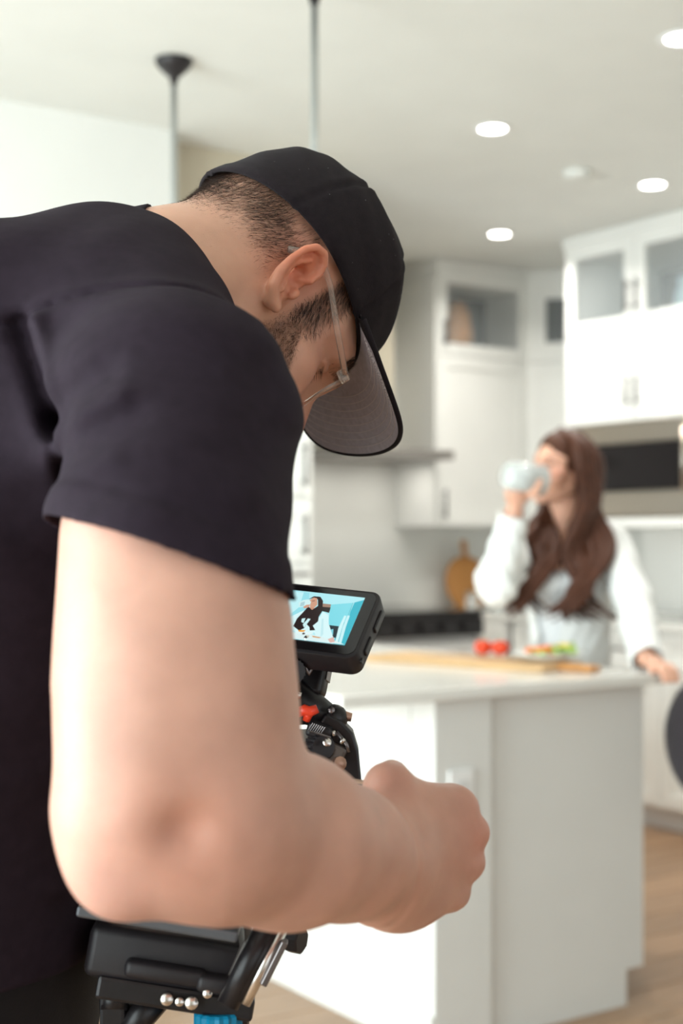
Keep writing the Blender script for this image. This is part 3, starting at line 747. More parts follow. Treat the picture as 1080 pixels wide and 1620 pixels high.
def sleeve_d(p):
    d = rcone(p, SH, HM, .0845, .0745)
    ax = ((p - H0.astype(np.float32)) @ HN.astype(np.float32))           # < 0 above the hem
    d = d - 0.0022 * np.clip((ax + 0.024) / 0.004, 0, 1) + .0016 * np.exp(-((ax + 0.0245) / 0.0022) ** 2)
    return d
EL = P(228, 1308, .828); W_ = P(600, 1366, .972)
ARM = [SH, P(268, 860, .880), P(262, 1080, .845), P(255, 1255, .828)]
def arm_core(p):
    d = chain(p, ARM, [.070, .0670, .0670, .0615])
    d = smin(d, rcone(p, P(300, 1010, .85), P(330, 1140, .845), .056, .052), .03)       # biceps
    return d
def lsleeve_d(p): return rcone(p, (-.16, 1.40, 1.40), (-.15, 1.47, 1.24), .085, .075)
def torso_d(p):
    q = p.copy()
    cy = np.float32(1.185); q[:, 1] = (q[:, 1] - cy) * np.float32(0.80) + cy
    d = chain(q, [(-.215, cy, 1.40), (-.30, cy, 1.26), (-.345, cy, 1.08), (-.36, cy, .92)], [.135, .165, .17, .165])
    d = smin(d, rcone(p, (-.27, 1.10, 1.440), (-.27, 1.29, 1.440), .088, .088), .04)              # upper back
    return d
def torso_full(p):
    d = torso_d(p)
    d = smin(d, chain(p, [SH + np.array((-.01, .02, .010)), P(194, 462, 1.155), (-.17, 1.26, 1.44), (-.15, 1.37, 1.40)], [.078, .062, .062, .075]), .065)
    return d
def shirt_d(p, detail=True):
    d = torso_full(p)
    d = smin(d, sleeve_d(p), .028); d = smin(d, lsleeve_d(p), .03)
    nk = rcone(p, NB0, NB1, .0805, .0645); d = smin(d, nk, .012)
    if detail:
        near = (p[:, 1] < 1.13).astype(np.float32)
        x, z = p[:, 0], p[:, 2]; e = np.full(len(p), 9.0, np.float32)
        for a, b in zip(SEAM[:-1], SEAM[1:]): e = np.minimum(e, segdist2(x, z, (a[0], a[2]), (b[0], b[2])))
        nn = (p[:, 1] < 1.09).astype(np.float32)
        d = d + nn * (.0022 * np.exp(-(e / .0019) ** 2) - .0014 * np.exp(-((e - .006) / .004) ** 2))
        for a, b, w_, amp in FOLDS:
            d = d - near * 1.25 * amp * np.exp(-(segdist2(x, z, (a[0], a[2]), (b[0], b[2])) / w_) ** 2)
        d = smin(d, arm_core(p) - .0045, .006)
        d = d + .0012 * np.sin(x * 55 + 3 * np.sin(z * 31)) * np.sin(z * 47 + 2 * np.sin(x * 23 + p[:, 1] * 19))
    return d
NKN = (NB1 - NB0) / np.linalg.norm(NB1 - NB0)
NKC = P(226, 400, 1.235)
def shirt_cut(v):
    p = v.astype(np.float32)
    hem = ((v - H0) @ HN); sl = (np.minimum(sleeve_d(p), arm_core(p)) < .014) & (torso_d(p) > 0.0)
    neck = ((v - NKC) @ np.array((0.985, 0.06, -0.16))); nearneck = rcone(p, NB0, NB1, .083, .067) < 0.012
    bottom = 0.955 - v[:, 2]
    ls = ((v - np.array((-.15, 1.46, 1.27))) @ np.array((.05, .3, -.95))); lm = (lsleeve_d(p) < .014) & (torso_d(p) > 0.0)
    c = np.where(sl, hem, -1.0); c = np.maximum(c, np.where(nearneck, neck, -1.0)); c = np.maximum(c, np.where(lm, ls, -1.0))
    return np.maximum(c, bottom)

# ---- right arm and hand
hd = np.array((.66, .75, .02)); hd /= np.linalg.norm(hd); hs = np.array((-.05, .02, 1.0)); hs -= hd * (hd @ hs); hs /= np.linalg.norm(hs)
hn = np.cross(hd, hs)                            # back of the hand, toward the lens
if hn[1] > 0: hn = -hn
def hp(d, s, n): return W_ + hd * d + hs * s + hn * n
def hand_d(p, f=1.0):
    d = None
    MC = [(.082, .026, .004), (.090, .006, .008), (.085, -.016, .006), (.073, -.036, .0)]
    for i, (a, s, n) in enumerate(MC):
        e = rcone(p, hp(.0, s * .55, 0), hp(a, s, n), .021, .0145 - .0008 * i)
        d = e if d is None else smin(d, e, .016)
    d = smin(d, rcone(p, hp(.02, .018, -.012), hp(.06, .0, -.010), .024, .020), .018)
    d = smin(d, ell(p, hp(.032, -.034, -.004), (.034, .018, .020), np.stack([hd, hn, hs], 1)), .014)         # heel of the hand
    d = smin(d, rcone(p, hp(.026, .046, -.002), hp(.072, .028, .0), .012, .012), .016)                       # web to the index
    fl = [(.043, .026, .020), (.047, .029, .021), (.043, .027, .020), (.034, .021, .018)]
    fing = None
    for i, ((a, s, n), (l1, l2, l3)) in enumerate(zip(MC, fl)):
        m0 = hp(a, s, n); d1 = -hn * .93 + hd * .36; d2 = -hn * .25 - hd * .97; d3 = hn * .65 - hd * .75
        s1 = m0 + d1 * l1; s2 = s1 + d2 * l2; s3 = s2 + d3 * l3
        r = .0118 - .0008 * i
        e = chain(p, [m0, s1, s2, s3], [r + .0015, r, r * .92, r * .8])
        e = smin(e, ell(p, m0 + hn * .003 + hd * .005, (.0112, .0112, .0108)), .003)
        fing = e if fing is None else smin(fing, e, .002)
    d = smin(d, fing, .007)
    t = [hp(.020, .024, -.006), hp(.022, .048, -.010), hp(.044, .051, -.022), hp(.066, .040, -.034)]
    d = smin(d, chain(p, t, [.020, .0150, .0130, .0100]), .012)
    d = smin(d, ell(p, hp(.022, .0515, -.006), (.0150, .0150, .0135)), .007)
    return d
def man_arm_d(p):
    d = arm_core(p)
    fa = chain(p, [EL, P(335, 1302, .838), P(455, 1330, .885), P(545, 1350, .935), W_], [.046, .0575, .0535, .0430, .0345], .01)
    d = smin(d, fa, .022)
    d = smin(d, ell(p, P(186, 1376, .818), (.022, .024, .024)), .022)                    # elbow point
    d = smin(d, ell(p, P(375, 1250, .858), (.036, .036, .042)), .02)
    x = p - P(292, 1312, .775).astype(np.float32); d = d + .010 * np.exp(-(x * x).sum(1) / .015 ** 2)          # dimple
    # wrist crease
    c = ((p - W_.astype(np.float32)) @ hd.astype(np.float32))
    h = hand_d(p)
    d = smin(d, h, .020)
    d = d + .0014 * np.exp(-((c + .006) / .004) ** 2) * (p[:, 1] < W_[1] + .03)
    return d
# ---- left arm (mostly hidden behind the rig)
LW = np.array((-.075, 1.285, 1.075))
def man_larm_d(p):
    d = chain(p, [(-.16, 1.40, 1.40), (-.15, 1.47, 1.24), (-.15, 1.48, 1.10)], [.07, .066, .05], .03)
    d = smin(d, rcone(p, (-.15, 1.48, 1.10), LW, .048, .032), .03)
    d = smin(d, ell(p, LW + np.array((.03, -.035, .005)), (.045, .04, .022)), .02)
    for i in range(4):
        b = LW + np.array((.045 + .012 * i - .02, -.05 - .012 * (3 - i), .004 - .002 * i))
        d = smin(d, chain(p, [LW + np.array((.03, -.03, 0)), b, b + np.array((.012, -.028, .022))], [.011, .0105, .009]), .005)
    return smin(d, chain(p, [LW, LW + np.array((-.01, -.03, .03)), LW + np.array((.0, -.06, .035))], [.014, .012, .010]), .008)

def skin_tint(v, base, extra=()):
    c = np.tile(np.array(base, np.float32), (len(v), 1))
    for ctr, rad, col, amt in extra:
        w_ = amt * np.exp(-(((v - ctr) / rad) ** 2).sum(1))[:, None]; c = c * (1 - w_) + np.array(col) * w_
    return c
SKIN = (.575, .315, .235)
man = empty('person', (-.36, 1.185, 0.0)); tag(man, 'man in black cap, clear glasses and black t-shirt bent over a camera rig', 'person')
def to_local(v, root): return v - np.array(root.location)
# head and neck at fine pitch, arms and torso coarser, all one skin mesh
hv, hq = surface(man_head_d, HC - .24, HC + .22, .0018)
m_ = (hv[hq].mean(1)[:, 0] > -.30); hq = hq[m_]
hv = relax(hv, hq, 1, .4)
hl = (hv - HC) @ HR
red = (.66, .20, .11)
hc = skin_tint(hv, (.66, .37, .255), [(H(-.006, -.09, .012), .036, red, .95), (H(.08, -.05, -.01), .03, (.60, .27, .20), .5), (H(.06, -.06, .02), .03, (.58, .29, .22), .5), (H(.10, 0, -.052), .02, (.50, .2, .17), .8), (H(.12, 0, -.02), .02, (.6, .25, .2), .6)])
av, aq = surface(man_arm_d, (-.26, .70, 1.00), (.20, 1.18, 1.56), .0026)
av = relax(av, aq, 1, .4)
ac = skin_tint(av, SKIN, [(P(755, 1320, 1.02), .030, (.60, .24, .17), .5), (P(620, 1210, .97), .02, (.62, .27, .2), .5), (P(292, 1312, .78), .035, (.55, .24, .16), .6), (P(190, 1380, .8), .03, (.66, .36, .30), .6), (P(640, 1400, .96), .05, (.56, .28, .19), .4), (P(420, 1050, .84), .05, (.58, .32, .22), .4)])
tv, tq = surface(lambda p: smin(shirt_d(p, False) + .026, man_larm_d(p), .01), (-.60, .90, .88), (.06, 1.62, 1.60), .006)
allv = np.concatenate([hv, av, tv]); allq = np.concatenate([hq, aq + len(hv), tq + len(hv) + len(av)])
allc = np.concatenate([hc, ac, np.tile(np.array(SKIN), (len(tv), 1))])
# scalp under cropped hair and the shaved jaw carry their own darker stubble colour
side_ = np.abs(hl[:, 1])
def sstep(x, a, b): t = np.clip((x - a) / (b - a), 0, 1); return t * t * (3 - 2 * t)
notear = 1 - sstep(side_, .074, .079) * sstep(hl[:, 0], -.034, -.024)
scalp = sstep(hl[:, 2], -.070, .030) * (1 - sstep(hl[:, 0], -.014, .004)) * notear * sstep(-hl[:, 0], .0, .02)
side_burn = sstep(hl[:, 0], .020, .028) * (1 - sstep(hl[:, 0], .044, .056)) * sstep(hl[:, 2], -.012, .004) * (side_ > .045) * notear
cheek = np.interp(hl[:, 0], [.02, .042, .055, .080, .10], [.004, .002, -.018, -.044, -.046])
jaw = sstep(hl[:, 0] - .12 * (hl[:, 2] + .03), .018, .034) * (1 - sstep(hl[:, 2] - cheek, -.006, .003)) * notear * sstep(hl[:, 2], -.13, -.12)
upl = sstep(hl[:, 0], .085, .095) * (1 - sstep(hl[:, 2], -.040, -.034)) * sstep(hl[:, 2], -.12, -.11)
beardm = np.clip(np.maximum(np.maximum(jaw, upl), side_burn), 0, 1)
n0 = len(hv)
allc[:n0] = allc[:n0] * (1 - .30 * scalp[:, None]) + np.array((.10, .06, .045)) * .30 * scalp[:, None]
allc[:n0] = allc[:n0] * (1 - .55 * beardm[:, None]) + np.array((.16, .070, .036)) * .55 * beardm[:, None]
link('body', np_mesh('body', to_local(allv, man), allq, allc), M_skin, man)

# shirt
sv, sq = surface(shirt_d, (-.62, .74, .90), (.07, 1.60, 1.64), .0034)
sv = relax(sv, sq, 1, .3)
sv, sq = clip_net(sv, sq, shirt_cut)
so = link('tshirt', np_mesh('tshirt', to_local(sv, man), sq), M_tee, man)
sm = so.modifiers.new('cloth', 'SOLIDIFY'); sm.thickness = .0022; sm.offset = -1
# trousers and shoes below
def trousers_d(p):
    d = chain(p, [(-.36, 1.185, 1.0), (-.365, 1.185, .90)], [.16, .16])
    q = p.copy(); q[:, 1] = (q[:, 1] - 1.185) * .85 + 1.185
    d = chain(q, [(-.355, 1.185, .985), (-.365, 1.185, .88)], [.163, .16])
    for y in (1.08, 1.30):
        d = smin(d, chain(p, [(-.365, y, .86), (-.30, y, .48), (-.36, y, .07)], [.105, .075, .065]), .05)
    return d
pv_, pq_ = surface(trousers_d, (-.58, .90, .03), (-.12, 1.48, 1.20), .008)
pv_, pq_ = clip_net(pv_, pq_, lambda v: v[:, 2] - 1.03)
link('trousers', np_mesh('trousers', to_local(pv_, man), pq_), M_trouser, man)
for y in (1.08, 1.30):
    def shoe_d(p): return smax(smin(rcone(p, (-.38, y, .045), (-.19, y, .035), .046, .04), rcone(p, (-.36, y, .05), (-.36, y, .10), .05, .045), .03), .004 - p[:, 2], .005)
    a, b = surface(shoe_d, (-.46, y - .08, -.02), (-.12, y + .08, .18), .006)
    link('shoe', np_mesh('shoe', to_local(a, man), b), M_darkmetal, man)

# ---- hair, beard, brow as short strands rooted in the skin
hn_ = grad(man_head_d, hv)
def pick(mask, n):
    p = mask / mask.sum(); return RNG.choice(len(mask), n, p=p)
capedge = .030 + .10 * np.clip(hl[:, 0] + .10, 0, .2) * .6
i = pick(scalp * sstep(hl[:, 2], -.075, .02) * (hl[:, 2] < capedge + .02), 26000)
loc_d = np.stack([-.35 + .25 * np.sin(hl[i, 2] * 90 + hl[i, 1] * 40), .22 * np.sin(hl[i, 2] * 80 + hl[i, 0] * 70), -.9 + .2 * np.cos(hl[i, 1] * 60)], 1)
dr = hn_[i] * .20 + (loc_d @ HR.T) * .8 + RNG.normal(size=(len(i), 3)) * .12; dr /= np.linalg.norm(dr, axis=1, keepdims=True)
ln = (.003 + .008 * sstep(hl[i, 2], -.03, .035)) * (.6 + .8 * RNG.random(len(i)))
strands('hair', to_local(hv[i] - hn_[i] * .0005, man), dr, ln, .00021, M_hair, man, bend=-hn_[i] * .35 + RNG.normal(size=(len(i), 3)) * .12)
bm_ = np.clip(jaw * 1.0 + upl * .7, 0, 1)
i = pick(bm_ * (hl[:, 1] < .0), 17000)
loc_d = np.stack([.25 + .2 * np.sin(hl[i, 2] * 200), 0 * i, -.8 + 0 * i], 1)
dr = hn_[i] * .55 + (loc_d @ HR.T) * .7 + RNG.normal(size=(len(i), 3)) * .22; dr /= np.linalg.norm(dr, axis=1, keepdims=True)
strands('beard', to_local(hv[i] - hn_[i] * .0005, man), dr, (.004 + .004 * RNG.random(len(i))), .00026, M_beard, man, bend=-hn_[i] * .3)
i = pick(side_burn * (hl[:, 1] < 0) + 1e-9, 3600)
loc_d = np.stack([.65 + 0 * i, 0 * i, -.55 + .5 * np.sin(hl[i, 0] * 130)], 1)
dr = hn_[i] * .30 + (loc_d @ HR.T) * .8 + RNG.normal(size=(len(i), 3)) * .16; dr /= np.linalg.norm(dr, axis=1, keepdims=True)
strands('sideburn', to_local(hv[i], man), dr, (.005 + .007 * RNG.random(len(i))), .00024, M_hair, man, bend=-hn_[i] * .4)
brow = np.exp(-(((hl[:, 2] - .034) / .004) ** 2)) * (side_ > .014) * (side_ < .052) * (hl[:, 0] > .06)
i = pick(brow + 1e-12, 1400)
loc_d = np.stack([-.2 + 0 * i, np.sign(hl[i, 1]) * .9, .25 + 0 * i], 1)
dr = hn_[i] * .3 + (loc_d @ HR.T) * .8 + RNG.normal(size=(len(i), 3)) * .15; dr /= np.linalg.norm(dr, axis=1, keepdims=True)
strands('eyebrow', to_local(hv[i], man), dr, .007, .0004, M_hair, man, bend=-hn_[i] * .3)
lash = np.exp(-(((hl[:, 2] - .010) / .002) ** 2)) * (side_ > .022) * (side_ < .046) * (hl[:, 0] > .083)
if lash.sum() > 1:
    i = pick(lash, 160); dr = hn_[i] * .6 + (np.array((.6, 0, -.5)) @ HR.T); dr /= np.linalg.norm(dr, axis=1, keepdims=True)
    strands('eyelash', to_local(hv[i], man), dr, .007, .0004, M_hair, man)

# ---- cap (crown in head axes)
def cap_radius(th, t):
    """th: angle round the head (0 = front), t: 0 at the rim, 1 at the button"""
    c_, s_ = math.cos(th), math.sin(th)
    zr = 0.046 + 0.006 * max(0, c_)
    if c_ < 0: zr = 0.046 - 0.020 * (-c_) ** 1.5          # lower at the back
    top = .1530
    a = .1125 if c_ < 0 else .1010
    b = .0855
    e = t ** 0.85 * PI / 2
    pw = .50 if c_ < 0 else .50 + .25 * c_
    k = math.cos(e) ** pw; zz = zr + (top - zr) * math.sin(e) ** 1.0
    x = .001 + a * c_ * k; y = b * s_ * math.cos(e) ** (.62)
    if c_ > 0: x += .008 * c_ ** 3 * math.sin(min(1, t * 1.7) * PI) * (1 - t * .4)
    return np.array((x, y, zz))
nT, nR = 144, 36
vs, fs = [], []
SEAMS = [math.radians(q) for q in (0, 58, 118, 180, 242, 302)]
for j in range(nR + 1):
    for i in range(nT):
        th = 2 * PI * i / nT; q = cap_radius(th, j / nR)
        nrm = q - np.array((0, 0, .05)); nrm /= np.linalg.norm(nrm)
        sd = min(abs((th - s + PI) % (2 * PI) - PI) for s in SEAMS) * (1 - .75 * j / nR)
        off = -.0022 * math.exp(-(sd / .016) ** 2) + .0008 * math.exp(-((sd - .05) / .02) ** 2)
        off += .0012 * math.sin(th * 7 + j * .4) * math.sin(j * .35) + .0010 * math.sin(th * 3 + 1 + j * .23)
        if j in (0, 1, 2): off += .0009
        vs.append(q + nrm * off)
for j in range(nR):
    for i in range(nT): fs.append((j * nT + i, j * nT + (i + 1) % nT, (j + 1) * nT + (i + 1) % nT, (j + 1) * nT + i))
def headmesh(vs): return [HC + HR @ np.array(q) - np.array(man.location) for q in vs]
cap = MB().add(headmesh(vs), fs).build('cap', M_cap, man, smooth=True)
sm = cap.modifiers.new('cloth', 'SOLIDIFY'); sm.thickness = .003; sm.offset = -1
MB().ball(headmesh([(.001, 0, .1475)])[0], (.0065, .0065, .0065), 12).build('button', M_cap, cap, smooth=True)
cv = np.array(headmesh(vs)); ii = RNG.integers(0, len(cv), 170); ld = RNG.normal(size=(170, 3)); ld /= np.linalg.norm(ld, axis=1, keepdims=True)
nrm_ = cv[ii] - (HC - np.array(man.location)); nrm_ /= np.linalg.norm(nrm_, axis=1, keepdims=True); ld -= nrm_ * (ld * nrm_).sum(1, keepdims=True) * .8
lint = strands('lint', cv[ii] + nrm_ * .0012 + RNG.normal(size=(170, 3)) * .001, ld, .0012 + .0016 * RNG.random(170) ** 3, .00022, M_stitch, cap)
# visor: curved plate, black above, grey lining below
def visor_pt(s, t):                              # s -1..1 across, t 0..1 from the rim outwards
    th = s * .98
    q0 = cap_radius(th, .015); w_ = .086 * math.sin(s * PI / 2 * .98)
    ex = .078 * (1 - abs(s) ** 9) ** .42
    xe = q0[0] + ex + .004; ye = q0[1] + (w_ - q0[1]) * .85
    x = q0[0] + (xe - q0[0]) * t; y = q0[1] + (ye - q0[1]) * t
    arch = .013 * (1 - (y / .086) ** 2)
    z = .046 + arch - .012 * (x - q0[0]) / .078
    m = min(1, t * 4 + .25); z = z * m + q0[2] * (1 - m)
    return np.array((x, y, z))
ns, nt_ = 48, 20
def visor_sheet(dz, flip, t0=0.0):
    vs, fs = [], []
    for j in range(nt_ + 1):
        for i in range(ns + 1):
            q = visor_pt(-1 + 2 * i / ns, t0 + (1 - t0) * j / nt_); vs.append(q + np.array((0, 0, dz)))
    for j in range(nt_):
        for i in range(ns):
            f = (j * (ns + 1) + i, j * (ns + 1) + i + 1, (j + 1) * (ns + 1) + i + 1, (j + 1) * (ns + 1) + i); fs.append(f[::-1] if flip else f)
    return vs, fs
va, fa_ = visor_sheet(.0018, False); vb, fb = visor_sheet(-.0012, True)
n1 = len(va); rim = [nt_ * (ns + 1) + i for i in range(ns + 1)]
fs = fa_ + [tuple(k + n1 for k in f) for f in fb] + [(rim[i], rim[i + 1], rim[i + 1] + n1, rim[i] + n1) for i in range(ns)]
vis = MB().add(headmesh(va + vb), fs).build('visor', M_cap, cap, smooth=True)
vc, fc = visor_sheet(-.0018, True); vc = [q if True else q for q in vc]
und = MB().add(headmesh([visor_pt((-1 + 2 * i / ns) * .985, .985 * j / nt_) + np.array((0, 0, -.0019)) for j in range(nt_ + 1) for i in range(ns + 1)]), fb).build('visor_lining', M_under, cap, smooth=True)
edge = [visor_pt(-1 + 2 * i / 80, 1.0) + np.array((0, 0, .0002)) for i in range(81)]
MB().tube(headmesh(edge), .0024, 8).build('visor_edge', M_cap, cap, smooth=True)
mb = MB()
for r in range(8):
    t = .30 + .085 * r
    n = 92
    for i in range(2, n - 2):
        s0, s1 = -1 + 2 * i / n, -1 + 2 * (i + .58) / n
        mb.tube(headmesh([visor_pt(s0, t) + np.array((0, 0, -.0022)), visor_pt(s1, t) + np.array((0, 0, -.0023))]), .00042, 4, False)
st = mb.build('stitching', M_stitch, cap); st['kind'] = 'stuff'

# ---- glasses
gl = empty('eyeglasses'); gl.parent = man; gl.matrix_parent_inverse = Matrix()
def G(pts): return [HC + HR @ np.array(q) - np.array(man.location) for q in pts]
def rim_pts(s, n=40):
    out = []
    for k in range(n + 1):
        a = 2 * PI * k / n; cx_, cz_ = .0335, .004
        ex = abs(math.cos(a)) ** .72 * math.copysign(1, math.cos(a)); ez = abs(math.sin(a)) ** .72 * math.copysign(1, math.sin(a))
        y = s * (cx_ + .0265 * ex); z = cz_ + .0205 * ez
        x = .1075 - 2.2 * y * y - .06 * (z - cz_) * -1
        out.append((x, y, z))
    return out
for s in (-1, 1):
    MB().tube(G(rim_pts(s)), .0020, 8, False).build('rim', M_acetate, gl, smooth=True)
    rp = rim_pts(s, 32)[:-1]; c_ = np.mean(rp, 0)
    MB().add(G([c_ + np.array((.0012, 0, 0))] + rp), [(0, 1 + i, 1 + (i + 1) % 32) for i in range(32)]).build('lens', M_lens, gl, smooth=True)
    hx = (.0985, s * .063, .012)
    MB().rbox(G([(hx[0] - .002, hx[1] + s * .003, hx[2])])[0], (.012, .006, .009), R=HR, bev=.002).build('hinge', M_acetate, gl)
    tp = [(.096, s * .0685, .013), (.060, s * .0745, .022), (.022, s * .0795, .034), (.004, s * .0815, .036), (-.012, s * .080, .028), (-.022, s * .077, .014)]
    MB().tube(G(tp), [.0030, .0026, .0024, .0024, .0026, .0030], 8).build('temple', M_acetate, gl, smooth=True)
    MB().tube(G([(.098, s * .003, .006), (.0995, s * .007, -.001), (.098, s * .0085, -.009)]), .0022, 8).build('nose_pad', M_acetate, gl, smooth=True)
MB().tube(G([(.1068, -.008, .011), (.1085, 0, .013), (.1068, .008, .011)]), .0022, 8).build('bridge', M_acetate, gl, smooth=True)

# ================================================================== camera rig
M_rig = mat('black_anodised', (0.010, 0.008, 0.009), 0.36, noise=0.15, nscale=60, spec=0.5)
M_rig2 = mat('black_plastic', (0.016, 0.013, 0.015), 0.48, noise=0.12, nscale=60)
M_gun = mat('gunmetal', (0.20, 0.18, 0.18), 0.30, metal=0.9, noise=0.1, nscale=60)
M_bolt = mat('bare_steel_bolt', (0.72, 0.68, 0.64), 0.25, metal=1.0, noise=0.05, nscale=60)
M_red = mat('red_lever', (0.80, 0.055, 0.02), 0.35, noise=0.06, nscale=40)
M_blue = mat('blue_knob', (0.0, 0.20, 0.36), 0.4, noise=0.08, nscale=40)
M_brass = mat('warm_bolt', (0.45, 0.27, 0.20), 0.35, metal=0.8, noise=0.08, nscale=60)
rig = empty('camera_rig', P(400, 1300, 1.18)); tag(rig, 'black video camera rig with a lit monitor, held by the man', 'camera rig')
ro = np.array(rig.location)
def Q(px, py, Y): return P(px, py, Y) - ro
al, be, rl = math.radians(45), math.radians(17), math.radians(7)
mu = np.array((math.sin(be) * math.sin(al), math.cos(be) * math.sin(al), math.cos(al)))
mr = np.array((math.cos(be), -math.sin(be), 0)); mn = np.cross(mr, mu)
if mn[1] > 0: mn = -mn
mr, mu = mr * math.cos(rl) - mu * math.sin(rl), mu * math.cos(rl) + mr * math.sin(rl)
MR = np.stack([mr, -mn, mu], 1)                  # x right, y into the body, z up the screen
MWd, MH, MT = .130, .0705, .021
tr = Q(606, 937, 1.13)                           # top right corner of the front
mc = tr - mr * MWd / 2 - mu * MH / 2 - mn * MT / 2
bm = bmesh.new(); bmesh.ops.create_cube(bm, size=1)
for q in bm.verts: q.co = Vector((q.co.x * MWd, q.co.y * MT, q.co.z * MH))
bmesh.ops.bevel(bm, geom=[e for e in bm.edges if abs(e.verts[0].co.y - e.verts[1].co.y) > .01], offset=.009, segments=5, affect='EDGES', profile=.5)
bmesh.ops.bevel(bm, geom=[e for e in bm.edges if abs(e.verts[0].co.y - e.verts[1].co.y) < .001 and len(e.link_faces) == 2 and e.calc_face_angle(0) > .9], offset=.0018, segments=2, affect='EDGES', profile=.5)
vs = [mc + MR @ np.array(q.co) for q in bm.verts]; bm.verts.index_update(); fs = [[q.index for q in f.verts] for f in bm.faces]; bm.free()
mon = MB().add(vs, fs).build('monitor', M_rig2, rig, smooth='auto')
def MP(x, z, y=-.0004): return mc + MR @ np.array((x, y - MT / 2, z))
# glass front
gx0, gx1, gz0, gz1 = -MWd / 2 + .003, MWd / 2 - .003, -MH / 2 + .003, MH / 2 - .003
pts = []
for cx_, cz_, a0 in ((gx1 - .007, gz1 - .007, 0), (gx0 + .007, gz1 - .007, 90), (gx0 + .007, gz0 + .007, 180), (gx1 - .007, gz0 + .007, 270)):
    for k in range(6): a = math.radians(a0 + k * 18); pts.append((cx_ + .007 * math.cos(a), cz_ + .007 * math.sin(a)))
n = len(pts); vs = [MP(x, z, -.0006) for x, z in pts] + [MP(x, z, .002) for x, z in pts]
MB().add(vs, [tuple(range(n))] + [(i, i + n, (i + 1) % n + n, (i + 1) % n) for i in range(n)]).build('front_glass', M_blackglass, mon)
# lit picture: flat print on the screen plane
px1, pz1 = MWd / 2 - .0125, MH / 2 - .0085; PWd, PHt = .100, .0505
WV = np.array((-1010., -132.)); HV = np.array((-125., 358.)); TR_ = np.array((785., 245.)); Minv = np.linalg.inv(np.stack([WV, HV], 1))
def S(x, y, lay): a, b = Minv @ (np.array((x, y), float) - TR_); return MP(px1 - PWd * min(max(a, 0), 1), pz1 - PHt * min(max(b, 0), 1), -.0008 - .00003 * lay)
CY = (.42, .80, .86)
PIC = [(CY, None),
  ((.30, .72, .80), [(60, 150), (300, 190), (310, 330), (130, 385), (60, 375)]), ((.52, .86, .90), [(70, 160), (250, 185), (230, 300), (130, 380), (60, 370)]),
  ((.03, .45, .56), [(700, 280), (780, 262), (660, 605), (560, 595), (600, 430), (660, 390)]), ((.20, .68, .77), [(498, 290), (690, 282), (665, 400), (600, 460), (500, 448)]),
  ((.10, .50, .58), [(686, 282), (692, 282), (655, 400), (649, 400)]),
  ((.01, .035, .05), [(40, 372), (132, 386), (128, 410), (150, 470), (40, 462)]), ((.35, .75, .80), [(70, 410), (95, 400), (75, 470), (45, 465)]), ((.10, .03, .02), [(90, 430), (140, 428), (150, 466), (80, 466)]),
  ((.01, .025, .035), [(500, 448), (592, 460), (585, 548), (520, 540)]), ((.20, .60, .70), [(520, 485), (550, 480), (552, 525), (530, 520)]),
  ((.35, .22, .16), [(428, 280), (502, 290), (500, 316), (430, 308)]), ((.02, .015, .015), [(428, 306), (502, 314), (496, 356), (424, 338)]),
  ((.60, .88, .90), [(628, 380), (646, 384), (622, 470), (600, 592), (576, 590), (592, 470)]), ((.55, .85, .88), [(655, 380), (675, 384), (655, 460), (630, 596), (606, 594), (625, 470)]),
  ((.66, .90, .92), [(240, 345), (150, 385), (128, 420), (140, 442), (212, 445), (188, 470), (235, 490), (395, 505), (420, 550), (520, 578), (570, 570), (505, 440), (492, 372), (440, 345), (420, 390), (350, 350), (280, 330)]),
  ((.52, .80, .84), [(440, 400), (455, 400), (470, 520), (450, 540)]),
  ((.55, .27, .17), [(326, 300), (365, 300), (358, 340), (325, 392), (305, 385)]),
  ((.020, .010, .010), [(298, 246), (345, 222), (402, 228), (430, 262), (434, 345), (412, 385), (412, 420), (372, 452), (398, 486), (352, 488), (345, 462), (318, 440), (300, 470), (262, 487), (205, 450), (228, 392), (272, 345), (310, 300), (345, 330), (392, 300), (384, 250), (340, 236)]),
  ((.60, .86, .88), [(322, 395), (345, 400), (318, 440), (300, 465), (285, 440)]), ((.60, .86, .88), [(270, 395), (300, 392), (290, 430), (268, 420)]),
  ((.62, .33, .22), [(312, 254), (345, 232), (376, 240), (386, 290), (366, 314), (338, 314), (322, 300), (325, 278)]), ((.20, .08, .06), [(335, 258), (360, 256), (358, 262), (338, 264)]),
  ((.62, .86, .86), [(222, 270), (258, 250), (304, 246), (328, 268), (318, 290), (272, 300), (228, 306)]), ((.40, .62, .66), [(240, 270), (275, 262), (272, 296), (236, 300)]),
  ((.62, .34, .24), [(265, 305), (290, 290), (322, 288), (318, 308), (280, 318)]),
  ((.70, .86, .86), [(-20, 478), (130, 486), (380, 520), (560, 565), (662, 602), (560, 604), (330, 560), (-20, 512)]), ((.45, .50, .46), [(-20, 512), (330, 560), (560, 604), (330, 575), (-20, 524)]),
  ((.75, .90, .90), [(228, 488), (380, 504), (386, 514), (330, 520), (240, 505)]), ((.62, .30, .10), [(380, 530), (460, 545), (440, 550), (385, 540)]),
  ((.75, .22, .03), [(128, 478), (150, 474), (188, 488), (170, 500), (132, 494)]), ((.80, .35, .04), [(252, 484), (318, 486), (305, 500), (262, 497)]), ((.72, .45, .40), [(515, 560), (560, 545), (578, 580), (540, 588)]),
]
vs, fs, cols = [], [], []
